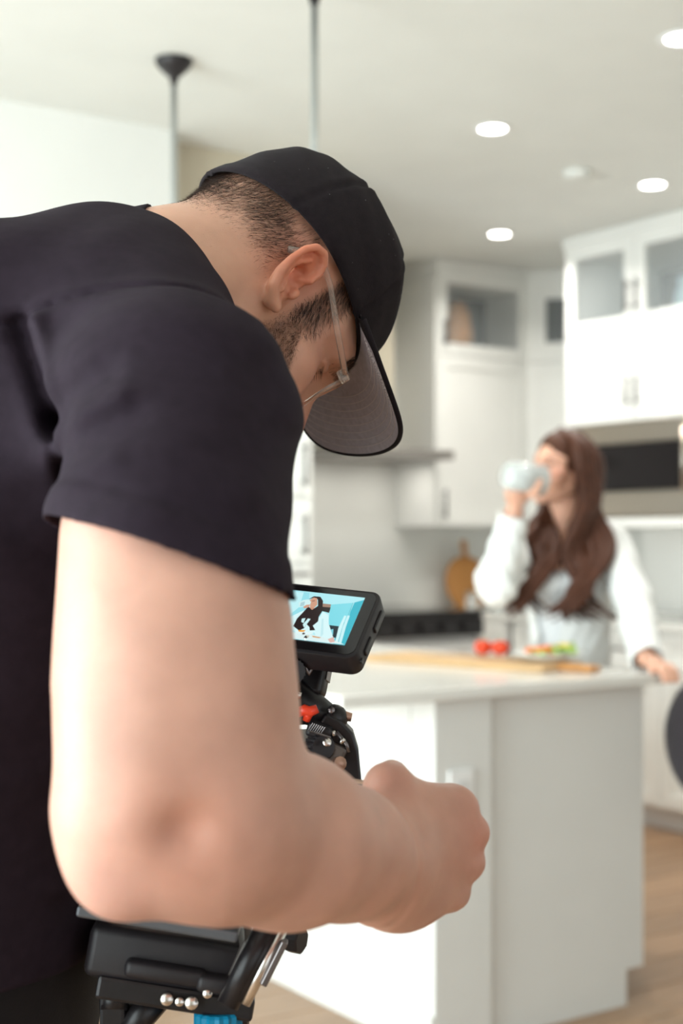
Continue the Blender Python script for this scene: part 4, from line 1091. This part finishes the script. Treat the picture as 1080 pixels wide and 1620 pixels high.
for lay, (colr, poly) in enumerate(PIC):
    o0 = len(vs)
    if poly is None:
        vs += [MP(px1, pz1, -.0008), MP(px1 - PWd, pz1, -.0008), MP(px1 - PWd, pz1 - PHt, -.0008), MP(px1, pz1 - PHt, -.0008)]; fs.append((0, 1, 2, 3)); cols += [colr] * 4
    else:
        vs += [S(x, y, lay) for x, y in poly]; fs.append(tuple(range(o0, o0 + len(poly)))); cols += [colr] * len(poly)
me = MB().add(vs, fs).mesh('screen_picture')
ca = me.color_attributes.new('tint', 'FLOAT_COLOR', 'POINT')
for k, q in enumerate(cols): ca.data[k].color = (*q, 1)
ms = bpy.data.materials.new('lit_screen'); ms.use_nodes = True; b_ = ms.node_tree.nodes['Principled BSDF']
at_ = ms.node_tree.nodes.new('ShaderNodeAttribute'); at_.attribute_name = 'tint'
b_.inputs['Base Color'].default_value = (.01, .01, .01, 1); b_.inputs['Roughness'].default_value = .25
ms.node_tree.links.new(at_.outputs['Color'], b_.inputs['Emission Color']); b_.inputs['Emission Strength'].default_value = .95
tag(link('screen_picture', me, ms, mon), 'lit cyan picture of the woman drinking')
# buttons and socket door on the right flank
for k, (z, l_) in enumerate(((.014, .020), (-.012, .016))):
    MB().rbox(mc + MR @ np.array((MWd / 2 + .0006, .001, z)), (.0022, .006, l_), R=MR, bev=.0009).build('button', M_rig, mon)
MB().tube([mc + MR @ np.array((MWd / 2 - .001, .001, -.027)), mc + MR @ np.array((MWd / 2 + .0012, .001, -.027))], .0022, 12).build('button', M_rig, mon, smooth='auto')

def screw(parent, c, ax, r=.003, h=.004, m=None, name='screw'):
    ax = np.array(ax, float); ax /= np.linalg.norm(ax)
    return MB().tube([c, c + ax * h, c + ax * (h + r * .3)], [r, r, r * .6], 12).build(name, m or M_bolt, parent, smooth='auto')
# monitor battery plate hanging below the screen
bp = Q(478, 1052, 1.165)
BR_ = frame((math.cos(be), -math.sin(be), -.09), (.16, .30, .94))
pl = MB().rbox(bp, (.046, .020, .050), R=BR_, bev=.005, seg=3).build('battery_plate', M_rig, rig, smooth='auto')
MB().rbox(bp + BR_ @ np.array((.0235, .001, .004)), (.0012, .012, .03), R=BR_, bev=.0005).build('latch', M_gun, pl)
# tilting bracket with a bare metal fork, knurled knob
brk = MB().tube([Q(448, 1030, 1.12), Q(468, 1034, 1.118), Q(478, 1042, 1.118), Q(485, 1030, 1.118), Q(491, 1012, 1.12)], [.0035, .0035, .004, .004, .003], 10).build('bracket', M_gun, rig, smooth=True)
MB().tube([Q(483, 1040, 1.116), Q(484, 1058, 1.116), Q(488, 1066, 1.116), Q(493, 1056, 1.118), Q(497, 1040, 1.118)], .0018, 8).build('fork', M_gun, brk, smooth=True)
MB().rbox(Q(482, 1022, 1.114), (.010, .004, .020), R=frame((1, 0, -.3), (.35, .1, 1)), bev=.0015).build('lever', M_gun, brk)
screw(brk, Q(486, 1012, 1.114), (0, -1, .3), .0028)
def knurl(name, a, b, r, m, parent, n=20):
    a = np.array(a); b = np.array(b); ax = (b - a) / np.linalg.norm(b - a); R = frame(ax, (0.1, .2, 1))
    vs, fs = [], []; rows = 4
    for i in range(rows):
        rr = r * (.9 if i in (0, rows - 1) else 1); t = (0, .12, .88, 1)[i]
        for k in range(2 * n):
            q = rr * (1 if k % 2 else .92); th = PI * k / n
            vs.append(a + (b - a) * t + R[:, 1] * math.cos(th) * q + R[:, 2] * math.sin(th) * q)
    N_ = 2 * n
    for i in range(rows - 1):
        for k in range(N_): fs.append((i * N_ + k, i * N_ + (k + 1) % N_, (i + 1) * N_ + (k + 1) % N_, (i + 1) * N_ + k))
    fs += [tuple(range(N_))[::-1], tuple((rows - 1) * N_ + k for k in range(N_))]
    return MB().add(vs, fs).build(name, m, parent)
knurl('tilt_knob', Q(452, 1024, 1.125), Q(466, 1028, 1.112), .0085, M_rig, rig)
knurl('tilt_knob', Q(452, 1060, 1.13), Q(464, 1062, 1.105), .011, M_rig, rig)
for q in ((462, 1046), (470, 1056), (468, 1072), (462, 1082), (458, 1094)): screw(rig, Q(q[0], q[1], 1.116), (.3, -1, .1), .0032, .005, M_gun, 'collar')
MB().tube([Q(455, 1093, 1.13), Q(468, 1099, 1.125), Q(476, 1101, 1.125)], .003, 8).build('pin', M_bolt, rig, smooth=True)
# articulating arm, ball end and bolt
arm_ = MB().tube([Q(440, 1118, 1.15), Q(470, 1110, 1.15), Q(495, 1122, 1.15), Q(520, 1136, 1.15)], [.016, .019, .014, .011], 14).build('articulating_arm', M_rig, rig, smooth=True)
MB().ball(Q(528, 1136, 1.148), .0115, 16).build('ball_joint', M_rig, arm_, smooth=True)
MB().tube([Q(536, 1132, 1.148), Q(546, 1133, 1.148), Q(556, 1135, 1.148)], [.0048, .0042, .0035], 10).build('bolt', M_brass, arm_, smooth='auto')
screw(arm_, Q(524, 1124, 1.137), (0, -1, .3), .0028, .003, M_gun); screw(arm_, Q(466, 1111, 1.131), (0, -1, .3), .0035, .003, M_gun)
MB().tube([Q(470, 1128, 1.124), Q(482, 1123, 1.122), Q(490, 1126, 1.122), Q(502, 1121, 1.122)], [.004, .0045, .0045, .0035], 10).tube([Q(490, 1124, 1.122), Q(484, 1140, 1.124)], [.004, .003], 8).build('release_lever', M_red, rig, smooth=True)
# ribbed clamp knob
kn = MB().rbox(Q(505, 1155, 1.135), (.020, .018, .012), R=frame((1, 0, -.35), (.3, -.2, 1)), bev=.003).build('clamp_knob', M_rig2, rig)
for k in range(7):
    a = Q(495 + 3.2 * k, 1144 + 1.1 * k, 1.122); MB().tube([a, a + np.array((-.004, .0, -.006)) + np.array((.010, 0, .010)) * 0, a + np.array((.0045, .0, -.008))], .0006, 6).build('rib', M_gun, kn)
knurl('side_knob', Q(498, 1180, 1.14), Q(512, 1182, 1.125), .011, M_rig2, rig)
MB().rbox(Q(528, 1190, 1.14), (.018, .02, .016), R=frame((1, 0, -.5), (.4, 0, 1)), bev=.003).build('connector', mat('grey_brown_plastic', (.09, .07, .06), .45, noise=.1, nscale=50), rig)
screw(rig, Q(533, 1208, 1.12), (.5, -1, .2), .0055, .006, M_brass, 'bolt'); screw(rig, Q(516, 1176, 1.118), (.2, -1, .4), .0035, .004, M_bolt, 'bolt')
# curved cage arm with windows
path = [(506, 1140), (524, 1152), (538, 1168), (546, 1190), (550, 1215), (553, 1245), (555, 1272)]
for off, nm in ((0, 'cage_arm'),):
    vs, fs = [], []
    for i, (x, y) in enumerate(path):
        c0 = Q(x, y, 1.15); wdt = (.009, .011, .012, .011, .010, .010, .010)[i]
        t = np.array(path[min(i + 1, 6)]) - np.array(path[max(i - 1, 0)]); t = t / np.linalg.norm(t); nx, nz = t[1], t[0]
        nv = np.array((nx, 0, nz))
        for s_, dy in ((-1, -.014), (1, -.014), (1, .014), (-1, .014)): vs.append(c0 + nv * wdt * s_ + np.array((0, dy, 0)))
    for i in range(6):
        for k in range(4): fs.append((i * 4 + k, i * 4 + (k + 1) % 4, i * 4 + 4 + (k + 1) % 4, i * 4 + 4 + k))
    fs += [(3, 2, 1, 0), (24, 25, 26, 27)]
    cg = MB().add(vs, fs).build(nm, M_rig, rig, bevel=.002)
MB().tube([Q(532, 1158, 1.133), Q(548, 1178, 1.133), Q(551, 1190, 1.133)], .0018, 6).build('cage_edge', M_gun, cg, smooth=True)
MB().tube([Q(538, 1176, 1.132), Q(544, 1168, 1.132)], .0022, 6).build('cage_web', M_bolt, cg, smooth=True)
MB().tube([Q(526, 1156, 1.133), Q(527, 1164, 1.133)], .0026, 6).build('cage_web', M_bolt, cg, smooth=True)
# side handle reaching into the fist
hb = MB().rbox(Q(580, 1251, 1.06), (.075, .012, .0115), R=frame((.80, -.60, 0), (0, 0, 1)), bev=.002).build('handle_bar', M_rig, rig)
MB().rbox(Q(580, 1251, 1.06) + np.array((0, 0, .0062)), (.072, .009, .0014), R=frame((.80, -.60, 0), (0, 0, 1)), bev=.0004).build('handle_strip', mat('tan_strip', (.50, .30, .19), .5, noise=.08, nscale=50), hb)
screw(hb, Q(566, 1246, 1.052), (-.6, -.8, .1), .0022, .003)
g = (hp(.052, .0, -.028)) - ro
MB().tube([g + hs * .034, g + hs * .028, g - hs * .030, g - hs * .036], [.011, .0135, .0135, .010], 16).build('hand_grip', M_rig2, rig, smooth=True)
# camera body behind the forearm
bd_ = MB().rbox(Q(430, 1265, 1.20), (.120, .100, .105), R=frame((.94, .34, 0), (0, 0, 1)), bev=.008, seg=3).build('camera_body', M_rig2, rig, smooth='auto')
BF = frame((.94, .34, 0), (0, 0, 1))
MB().lathe([(.030, 0), (.036, .01), (.036, .05), (.040, .055), (.040, .085), (.034, .09), (.028, .08)], c=Q(430, 1265, 1.20) + BF @ np.array((.02, .05, -.005)), n=28, R=np.stack([BF[:, 0], BF[:, 2], BF[:, 1]], 1), close=False).build('lens', M_rig, bd_, smooth='auto')
# lower deck: battery pack, rails, bolts, feet
LF = frame((.985, .05, -.17), (.05, .05, 1))
pk = MB().rbox(Q(272, 1502, 1.12), (.125, .09, .040), R=LF, bev=.007, seg=3).build('battery_pack', M_rig2, rig, smooth='auto')
MB().rbox(Q(255, 1449, 1.05), (.118, .05, .008), R=frame((.98, 0, -.16), (0, 0, 1)), bev=.002).build('top_plate', mat('grey_plate', (.10, .105, .115), .35, metal=.4, noise=.05, nscale=30), rig)
for x, y, w_ in ((262, 1537, .062), (348, 1556, .036)):
    MB().rbox(Q(x, y, 1.075), (w_, .022, .014), R=LF, bev=.005, seg=3).build('pack_ridge', M_rig2, pk, smooth='auto')
MB().rbox(Q(280, 1566, 1.10), (.120, .055, .018), R=LF, bev=.003).build('base_plate', M_rig, rig)
MB().rbox(Q(372, 1520, 1.10), (.008, .05, .050), R=frame((1, .1, -.45), (.45, 0, 1)), bev=.002).build('side_cheek', mat('taupe_plastic', (.075, .062, .055), .5, noise=.08, nscale=40), rig)
for k, (a, b, r, m) in enumerate((((447, 1468), (386, 1588), .0048, M_bolt), ((436, 1462), (374, 1580), .0060, M_rig), ((423, 1462), (360, 1590), .0085, M_rig))):
    MB().tube([Q(*a, 1.055), Q(*b, 1.045)], r, 14).build('rail', m, rig, smooth=True)
MB().rbox(Q(434, 1522, 1.05), (.005, .012, .036), R=frame((1, 0, -.5), (.5, 0, 1)), bev=.001).build('rail_clamp', M_gun, rig)
MB().tube([Q(440, 1484, 1.10), Q(456, 1486, 1.10)], .0055, 12).build('knob_shaft', M_rig, rig, smooth='auto')
knurl('rail_knob', Q(458, 1484, 1.10), Q(478, 1488, 1.095), .011, M_rig2, rig, 7)
for x, y, r in ((264, 1580, .0048), (284, 1584, .0034), (303, 1586, .0050), (328, 1571, .0036)): screw(rig, Q(x, y, 1.068), (.1, -1, .2), r, .004, M_bolt, 'bolt')
for a, b in (((250, 1572), (196, 1640)), ((183, 1560), (180, 1600))):
    MB().tube([Q(*a, 1.10), Q(*b, 1.09)], [.013, .011], 10).build('foot', M_rig, rig, smooth=True)
MB().rbox(Q(182, 1588, 1.10), (.020, .03, .034), bev=.003).build('foot_clamp', M_rig, rig)
MB().tube([Q(372, 1570, 1.12), Q(366, 1640, 1.12)], .013, 12).build('tripod_post', M_rig, rig, smooth=True)
knurl('blue_knob', Q(345, 1630, 1.085), Q(345, 1598, 1.085), .0185, M_blue, rig, 16)
MB().tube([Q(366, 1640, 1.12), Q(366, 1800, 1.12), Q(366, 2600, 1.12)], [.013, .018, .018], 12).build('monopod', M_rig, rig, smooth=True)
d0 = Q(366, 2600, 1.12)
MB().tube([d0, np.array((d0[0], d0[1], -ro[2] + .015))], .016, 12).lathe([(.06, 0), (.06, .012), (.02, .03)], c=(d0[0], d0[1], -ro[2]), n=24).build('monopod_base', M_rig, rig, smooth='auto')

# ================================================================== the woman behind the island
M_knit = mat('white_knit', (0.80, 0.815, 0.80), 0.9, noise=0.05, nscale=60, sheen=0.2, bump=0.6, bscale=260)
M_topw = mat('white_ribbed_top', (0.72, 0.74, 0.75), 0.85, noise=0.04, nscale=60, bump=0.4, bscale=300)
M_whair = mat('chestnut_hair', (0.070, 0.025, 0.013), 0.5, spec=0.3, noise=0.45, nscale=30, stretch=(6, 6, 0.8))
M_jeans = mat('pale_jeans', (0.45, 0.48, 0.52), 0.85, noise=0.1, nscale=60)
WF = np.array((-.80, -.58, .16)); WF /= np.linalg.norm(WF); WU = np.array((.16, .10, 1.0)); WU -= WF * (WF @ WU); WU /= np.linalg.norm(WU)
WR = np.stack([WF, np.cross(WU, WF), WU], 1); WC = P(889, 748, 4.50); WS = .93
def WH(x, y, z): return WC + WR @ (np.array((x, y, z)) * WS)
wom = empty('person', tuple(P(900, 860, 4.53)[:2]) + (0.0,)); tag(wom, 'long-haired woman in a white knit cardigan drinking from a glass behind the island', 'person')
GL = P(828, 756, 4.25)                          # middle of the drinking glass
gax = np.array((.80, .42, -.10)); gax /= np.linalg.norm(gax)   # bottom -> mouth
WRW = P(812, 815, 4.27)                          # right wrist
LHW = P(1022, 1040, 4.03)                        # left wrist
def w_skin_d(p):
    q = (((p - WC.astype(np.float32)) @ WR.astype(np.float32)) / WS).astype(np.float32)
    d = head_sdf(q) * WS
    d = smin(d, rcone(p, P(897, 838, 4.525), WH(-.02, 0, -.03), .058, .050), .02)
    d = smin(d, ell(p, P(890, 885, 4.50), (.13, .085, .09)), .03)
    # right hand round the glass
    R = frame(gax, (0, 0, 1)); up, sd = R[:, 2], R[:, 1]
    if sd[1] < 0: sd = -sd
    pm = GL - up * .058 + sd * .012 - gax * .010
    d = smin(d, rcone(p, WRW, pm, .026, .024), .012); d = smin(d, ell(p, pm, (.040, .020, .030), np.stack([gax, up, sd], 1)), .012)
    for i in range(4):
        o = gax * (.030 - .019 * i)
        d = smin(d, chain(p, [pm + o, GL + o + sd * .050 - up * .026, GL + o + sd * .054 + up * .010, GL + o + sd * .040 + up * .036], [.010, .0095, .009, .0075]), .004)
    d = smin(d, chain(p, [pm + gax * .02, GL - sd * .040 - up * .040 + gax * .02, GL - sd * .054 - up * .010 + gax * .024], [.013, .011, .009]), .006)
    # left hand on the worktop edge
    k = P(1045, 1056, 3.985)
    d = smin(d, rcone(p, LHW, k, .026, .021), .012)
    for i in range(4):
        b = k + np.array((.022 - .013 * i, -.006 - .004 * i, .004)); e = b + np.array((.010, -.030, -.012)); f = e + np.array((.004, -.012, -.024))
        d = smin(d, chain(p, [k, b, e, f], [.013, .0105, .0095, .008]), .005)
    d = smin(d, chain(p, [LHW + np.array((0, -.01, 0)), k + np.array((-.028, -.015, .0)), k + np.array((-.034, -.045, -.008))], [.014, .0115, .009]), .006)
    d = smin(d, chain(p, [P(880, 880, 4.52), P(826, 868, 4.47), P(785, 922, 4.33), P(800, 868, 4.295), WRW], [.04, .034, .032, .03, .026]), .01)
    return smin(d, chain(p, [P(900, 880, 4.53), P(968, 862, 4.53), P(1002, 950, 4.355), LHW], [.04, .034, .032, .026]), .01)
a, b = surface(w_skin_d, (WC[0] - .36, 3.86, .86), (WC[0] + .36, 4.72, 1.72), .0045)
a = relax(a, b, 1, .4); al_ = ((a - WC) @ WR) / WS
wc_ = skin_tint(a, (.68, .38, .27), [(WH(.10, 0, -.055), .016, (.5, .13, .12), .9), (WH(.075, .045, -.02), .025, (.70, .30, .24), .5)])
for s in (-1, 1):
    for (x, y, z, r, amt) in ((.088, s * .032, .012, .0085, .8), (.092, s * .034, .034, .008, .75)):
        w_ = amt * np.exp(-(((al_ - np.array((x, y, z))) / np.array((.03, .016, r * .6))) ** 2).sum(1))[:, None]; wc_ = wc_ * (1 - w_) + np.array((.06, .03, .025)) * w_
link('body', np_mesh('body', to_local(a, wom), b, wc_), M_skin, wom)
# cardigan over a ribbed top
def w_card_d(p):
    d = chain(p, [P(838, 868, 4.475), P(890, 850, 4.53), P(962, 858, 4.53)], [.055, .050, .056])
    q = p.copy(); q[:, 1] = (q[:, 1] - 4.53) * 1.25 + 4.53
    d = smin(d, chain(q, [P(896, 905, 4.53), P(902, 1000, 4.53), P(902, 1090, 4.53), P(902, 1150, 4.53)], [.135, .125, .130, .135]), .05)
    d = smin(d, chain(p, [P(826, 868, 4.47), P(783, 918, 4.34), P(788, 930, 4.32)], [.055, .056, .054]), .03)
    d = smin(d, chain(p, [P(783, 922, 4.33), P(800, 868, 4.295), WRW], [.056, .050, .040]), .02)
    d = smin(d, chain(p, [P(968, 862, 4.53), P(1000, 945, 4.37), P(1004, 955, 4.34)], [.056, .055, .052]), .03)
    d = smin(d, chain(p, [P(1002, 950, 4.355), P(1014, 1010, 4.14), LHW], [.053, .050, .044]), .02)
    x, y, z = p[:, 0], p[:, 1], p[:, 2]
    d = d + .004 * np.sin(z * 70 + 8 * np.sin(x * 13)) * np.sin(x * 60 + 5 * z)
    return d
opn = P(884, 900, 4.4)
def w_cut(v):
    p = v.astype(np.float32)
    c = .80 - v[:, 2]
    rw = (v - WRW) @ ((WRW - P(800, 868, 4.295)) / np.linalg.norm(WRW - P(800, 868, 4.295))); c = np.maximum(c, np.where(np.linalg.norm(v - WRW, axis=1) < .09, rw, -1))
    lw = (v - LHW) @ ((LHW - P(1014, 1010, 4.14)) / np.linalg.norm(LHW - P(1014, 1010, 4.14))); c = np.maximum(c, np.where(np.linalg.norm(v - LHW, axis=1) < .09, lw - .014, -1))
    # open front: a strip that widens upwards into the V neck
    wd = .030 + .055 * np.clip((v[:, 2] - 1.0) / .3, 0, 1)
    front = wd - np.abs(v[:, 0] - opn[0] + .02); c = np.maximum(c, np.where(v[:, 1] < 4.50, np.minimum(front, 1), -1))
    nk = .085 - np.hypot(v[:, 0] - P(893, 840, 4.53)[0], (v[:, 1] - 4.52)); c = np.maximum(c, np.where(v[:, 2] > 1.30, nk, -1))
    return c
a, b = surface(w_card_d, (WC[0] - .40, 3.90, .74), (WC[0] + .42, 4.76, 1.46), .006)
a, b = clip_net(a, b, w_cut)
cd = link('cardigan', np_mesh('cardigan', to_local(a, wom), b), M_knit, wom); sm = cd.modifiers.new('knit', 'SOLIDIFY'); sm.thickness = .007; sm.offset = 0
def w_top_d(p):
    q = p.copy(); q[:, 1] = (q[:, 1] - 4.53) * 1.25 + 4.53
    d = chain(q, [P(896, 905, 4.53), P(902, 1000, 4.53), P(902, 1150, 4.53)], [.122, .112, .122])
    d = smin(d, ell(p, P(868, 925, 4.44), (.05, .045, .05)), .04); return smin(d, ell(p, P(915, 922, 4.44), (.05, .045, .05)), .04)
a, b = surface(w_top_d, (WC[0] - .3, 4.30, .74), (WC[0] + .34, 4.76, 1.40), .007)
a, b = clip_net(a, b, lambda v: v[:, 2] - (1.185 + .9 * np.abs(v[:, 0] - opn[0] + .01)))
link('top', np_mesh('top', to_local(a, wom), b), M_topw, wom)
def w_leg_d(p):
    o = np.array(wom.location); d = ell(p, o + np.array((0, .02, .80)), (.15, .11, .13))
    for s in (-1, 1): d = smin(d, chain(p, [o + np.array((s * .08, 0, .78)), o + np.array((s * .085, -.02, .48)), o + np.array((s * .085, .0, .09))], [.085, .055, .042]), .05)
    return d
wl = np.array(wom.location)
a, b = surface(w_leg_d, wl + np.array((-.22, -.18, .04)), wl + np.array((.22, .18, 1.05)), .010)
link('trousers', np_mesh('trousers', to_local(a, wom), b), M_jeans, wom)
for s in (-1, 1):
    def ws_d(p): return smax(rcone(p, wl + np.array((s * .085, .03, .04)), wl + np.array((s * .095, -.14, .03)), .04, .034), .004 - p[:, 2], .004)
    a, b = surface(ws_d, wl + np.array((s * .09 - .08, -.22, -.02)), wl + np.array((s * .09 + .08, .12, .12)), .008)
    link('shoe', np_mesh('shoe', to_local(a, wom), b), M_plastic, wom)
# hair: a scalp shell and long wavy locks
def w_hair_d(p):
    q = (((p - WC.astype(np.float32)) @ WR.astype(np.float32)) / WS).astype(np.float32)
    d = ell(q, (-.006, 0, .054), (.106, .086, .098))
    d = smin(d, ell(q, (-.055, 0, -.01), (.060, .078, .09)), .03)
    face = ell(q, (.105, -.004, -.022), (.085, .064, .098))
    return smax(d, -face, .012) * WS
a, b = surface(w_hair_d, WC - .17, WC + .17, .004)
hr = link('hair', np_mesh('hair', to_local(a, wom), b), M_whair, wom)
rg = np.random.default_rng(11)
def lock(pts, r, phase, amp, name='lock'):
    pts = [np.array(q, float) for q in pts]; out, rad = [], []; n = 34
    for i in range(n):                           # Catmull-Rom through the guide points
        t = i / (n - 1) * (len(pts) - 1); k = min(int(t), len(pts) - 2); f = t - k
        p0, p1, p2, p3 = pts[max(k - 1, 0)], pts[k], pts[k + 1], pts[min(k + 2, len(pts) - 1)]
        q = .5 * ((2 * p1) + (p2 - p0) * f + (2 * p0 - 5 * p1 + 4 * p2 - p3) * f * f + (3 * p1 - p0 - 3 * p2 + p3) * f ** 3)
        s = i / (n - 1); w_ = amp * max(0, s - .35) * 1.5
        q = q + np.array((math.sin(s * 17 + phase), .7 * math.cos(s * 17 + phase), 0)) * w_
        out.append(q); rad.append(r * (.55 + .9 * math.sin(PI * min(1, .15 + s * .75))) * (1 - .75 * max(0, (s - .8) / .2)))
    return MB().tube([q - np.array(wom.location) for q in out], rad, 7).build(name, M_whair, wom, smooth=True)
for i in range(26):                              # over her left side, in front of the shoulder
    f = i / 25; j = lambda s: rg.normal() * s
    x1 = 918 + 22 * f + j(4); x2 = 908 + 44 * f + j(5); x3 = 900 + 52 * f + j(6); x4 = 892 + 58 * f + j(10); y4 = 965 + 22 * rg.random()
    lock([WH(.045 - .085 * f, .01 + .008 * f, .138 - .010 * f), P(x1 - 6, 705 + 8 * f, 4.40 + .08 * f), P(x1 + 2, 770, 4.40 + .08 * f), P(x2, 840, 4.40 + .05 * f), P(x3, 910, 4.375 + .02 * f), P(x4, y4, 4.36 + .02 * rg.random())], .0120, j(.5) + f * 3, .050)
for i in range(16):                              # from her right side, behind the cheek and down the chest
    f = i / 15; j = lambda s: rg.normal() * s
    x2 = 846 + 22 * f + j(3); x3 = 828 + 34 * f + j(4); x4 = 826 + 40 * f + j(8); y4 = 950 + 28 * rg.random()
    lock([WH(.0, -.03, .138), WH(.0, -.085, .06), P(858 + 14 * f, 790, 4.56), P(x2, 840, 4.45), P(x3, 905, 4.39), P(x4, y4, 4.365 + .02 * rg.random())], .0120, j(.5) + f * 3, .048)
for i in range(12):                              # down the back
    f = i / 11; lock([WH(-.02, .03 - .06 * f, .138), WH(-.105, .06 - .12 * f, .05), P(938 - 45 * f, 820, 4.64), P(945 - 60 * f, 900, 4.68), P(945 - 60 * f, 950, 4.68)], .016, i, .014)

# drinking glass (held)
gR = frame(gax, (0, 0, 1)); gRz = np.stack([gR[:, 1], gR[:, 2], gR[:, 0]], 1)
gl_ = empty('drinking_glass', tuple(GL)); tag(gl_, 'clear drinking glass of milky iced drink at the woman\'s mouth', 'glass')
h_ = .062
MB().lathe([(.001, -h_), (.037, -h_), (.041, -h_ + .004), (.050, h_), (.048, h_), (.039, -h_ + .008), (.001, -h_ + .007)], n=36, R=gRz, close=False).build('tumbler', mat('tumbler_glass', (.95, .97, .96), .04, trans=.7, ior=1.3, noise=.01, nscale=5), gl_, smooth=True)
MB().lathe([(.001, -h_ + .009), (.038, -h_ + .010), (.046, h_ - .020), (.001, h_ - .016)], n=32, R=gRz, close=False).build('drink', mat('milky_drink', (.84, .87, .85), .3, noise=.10, nscale=30), gl_, smooth=True)
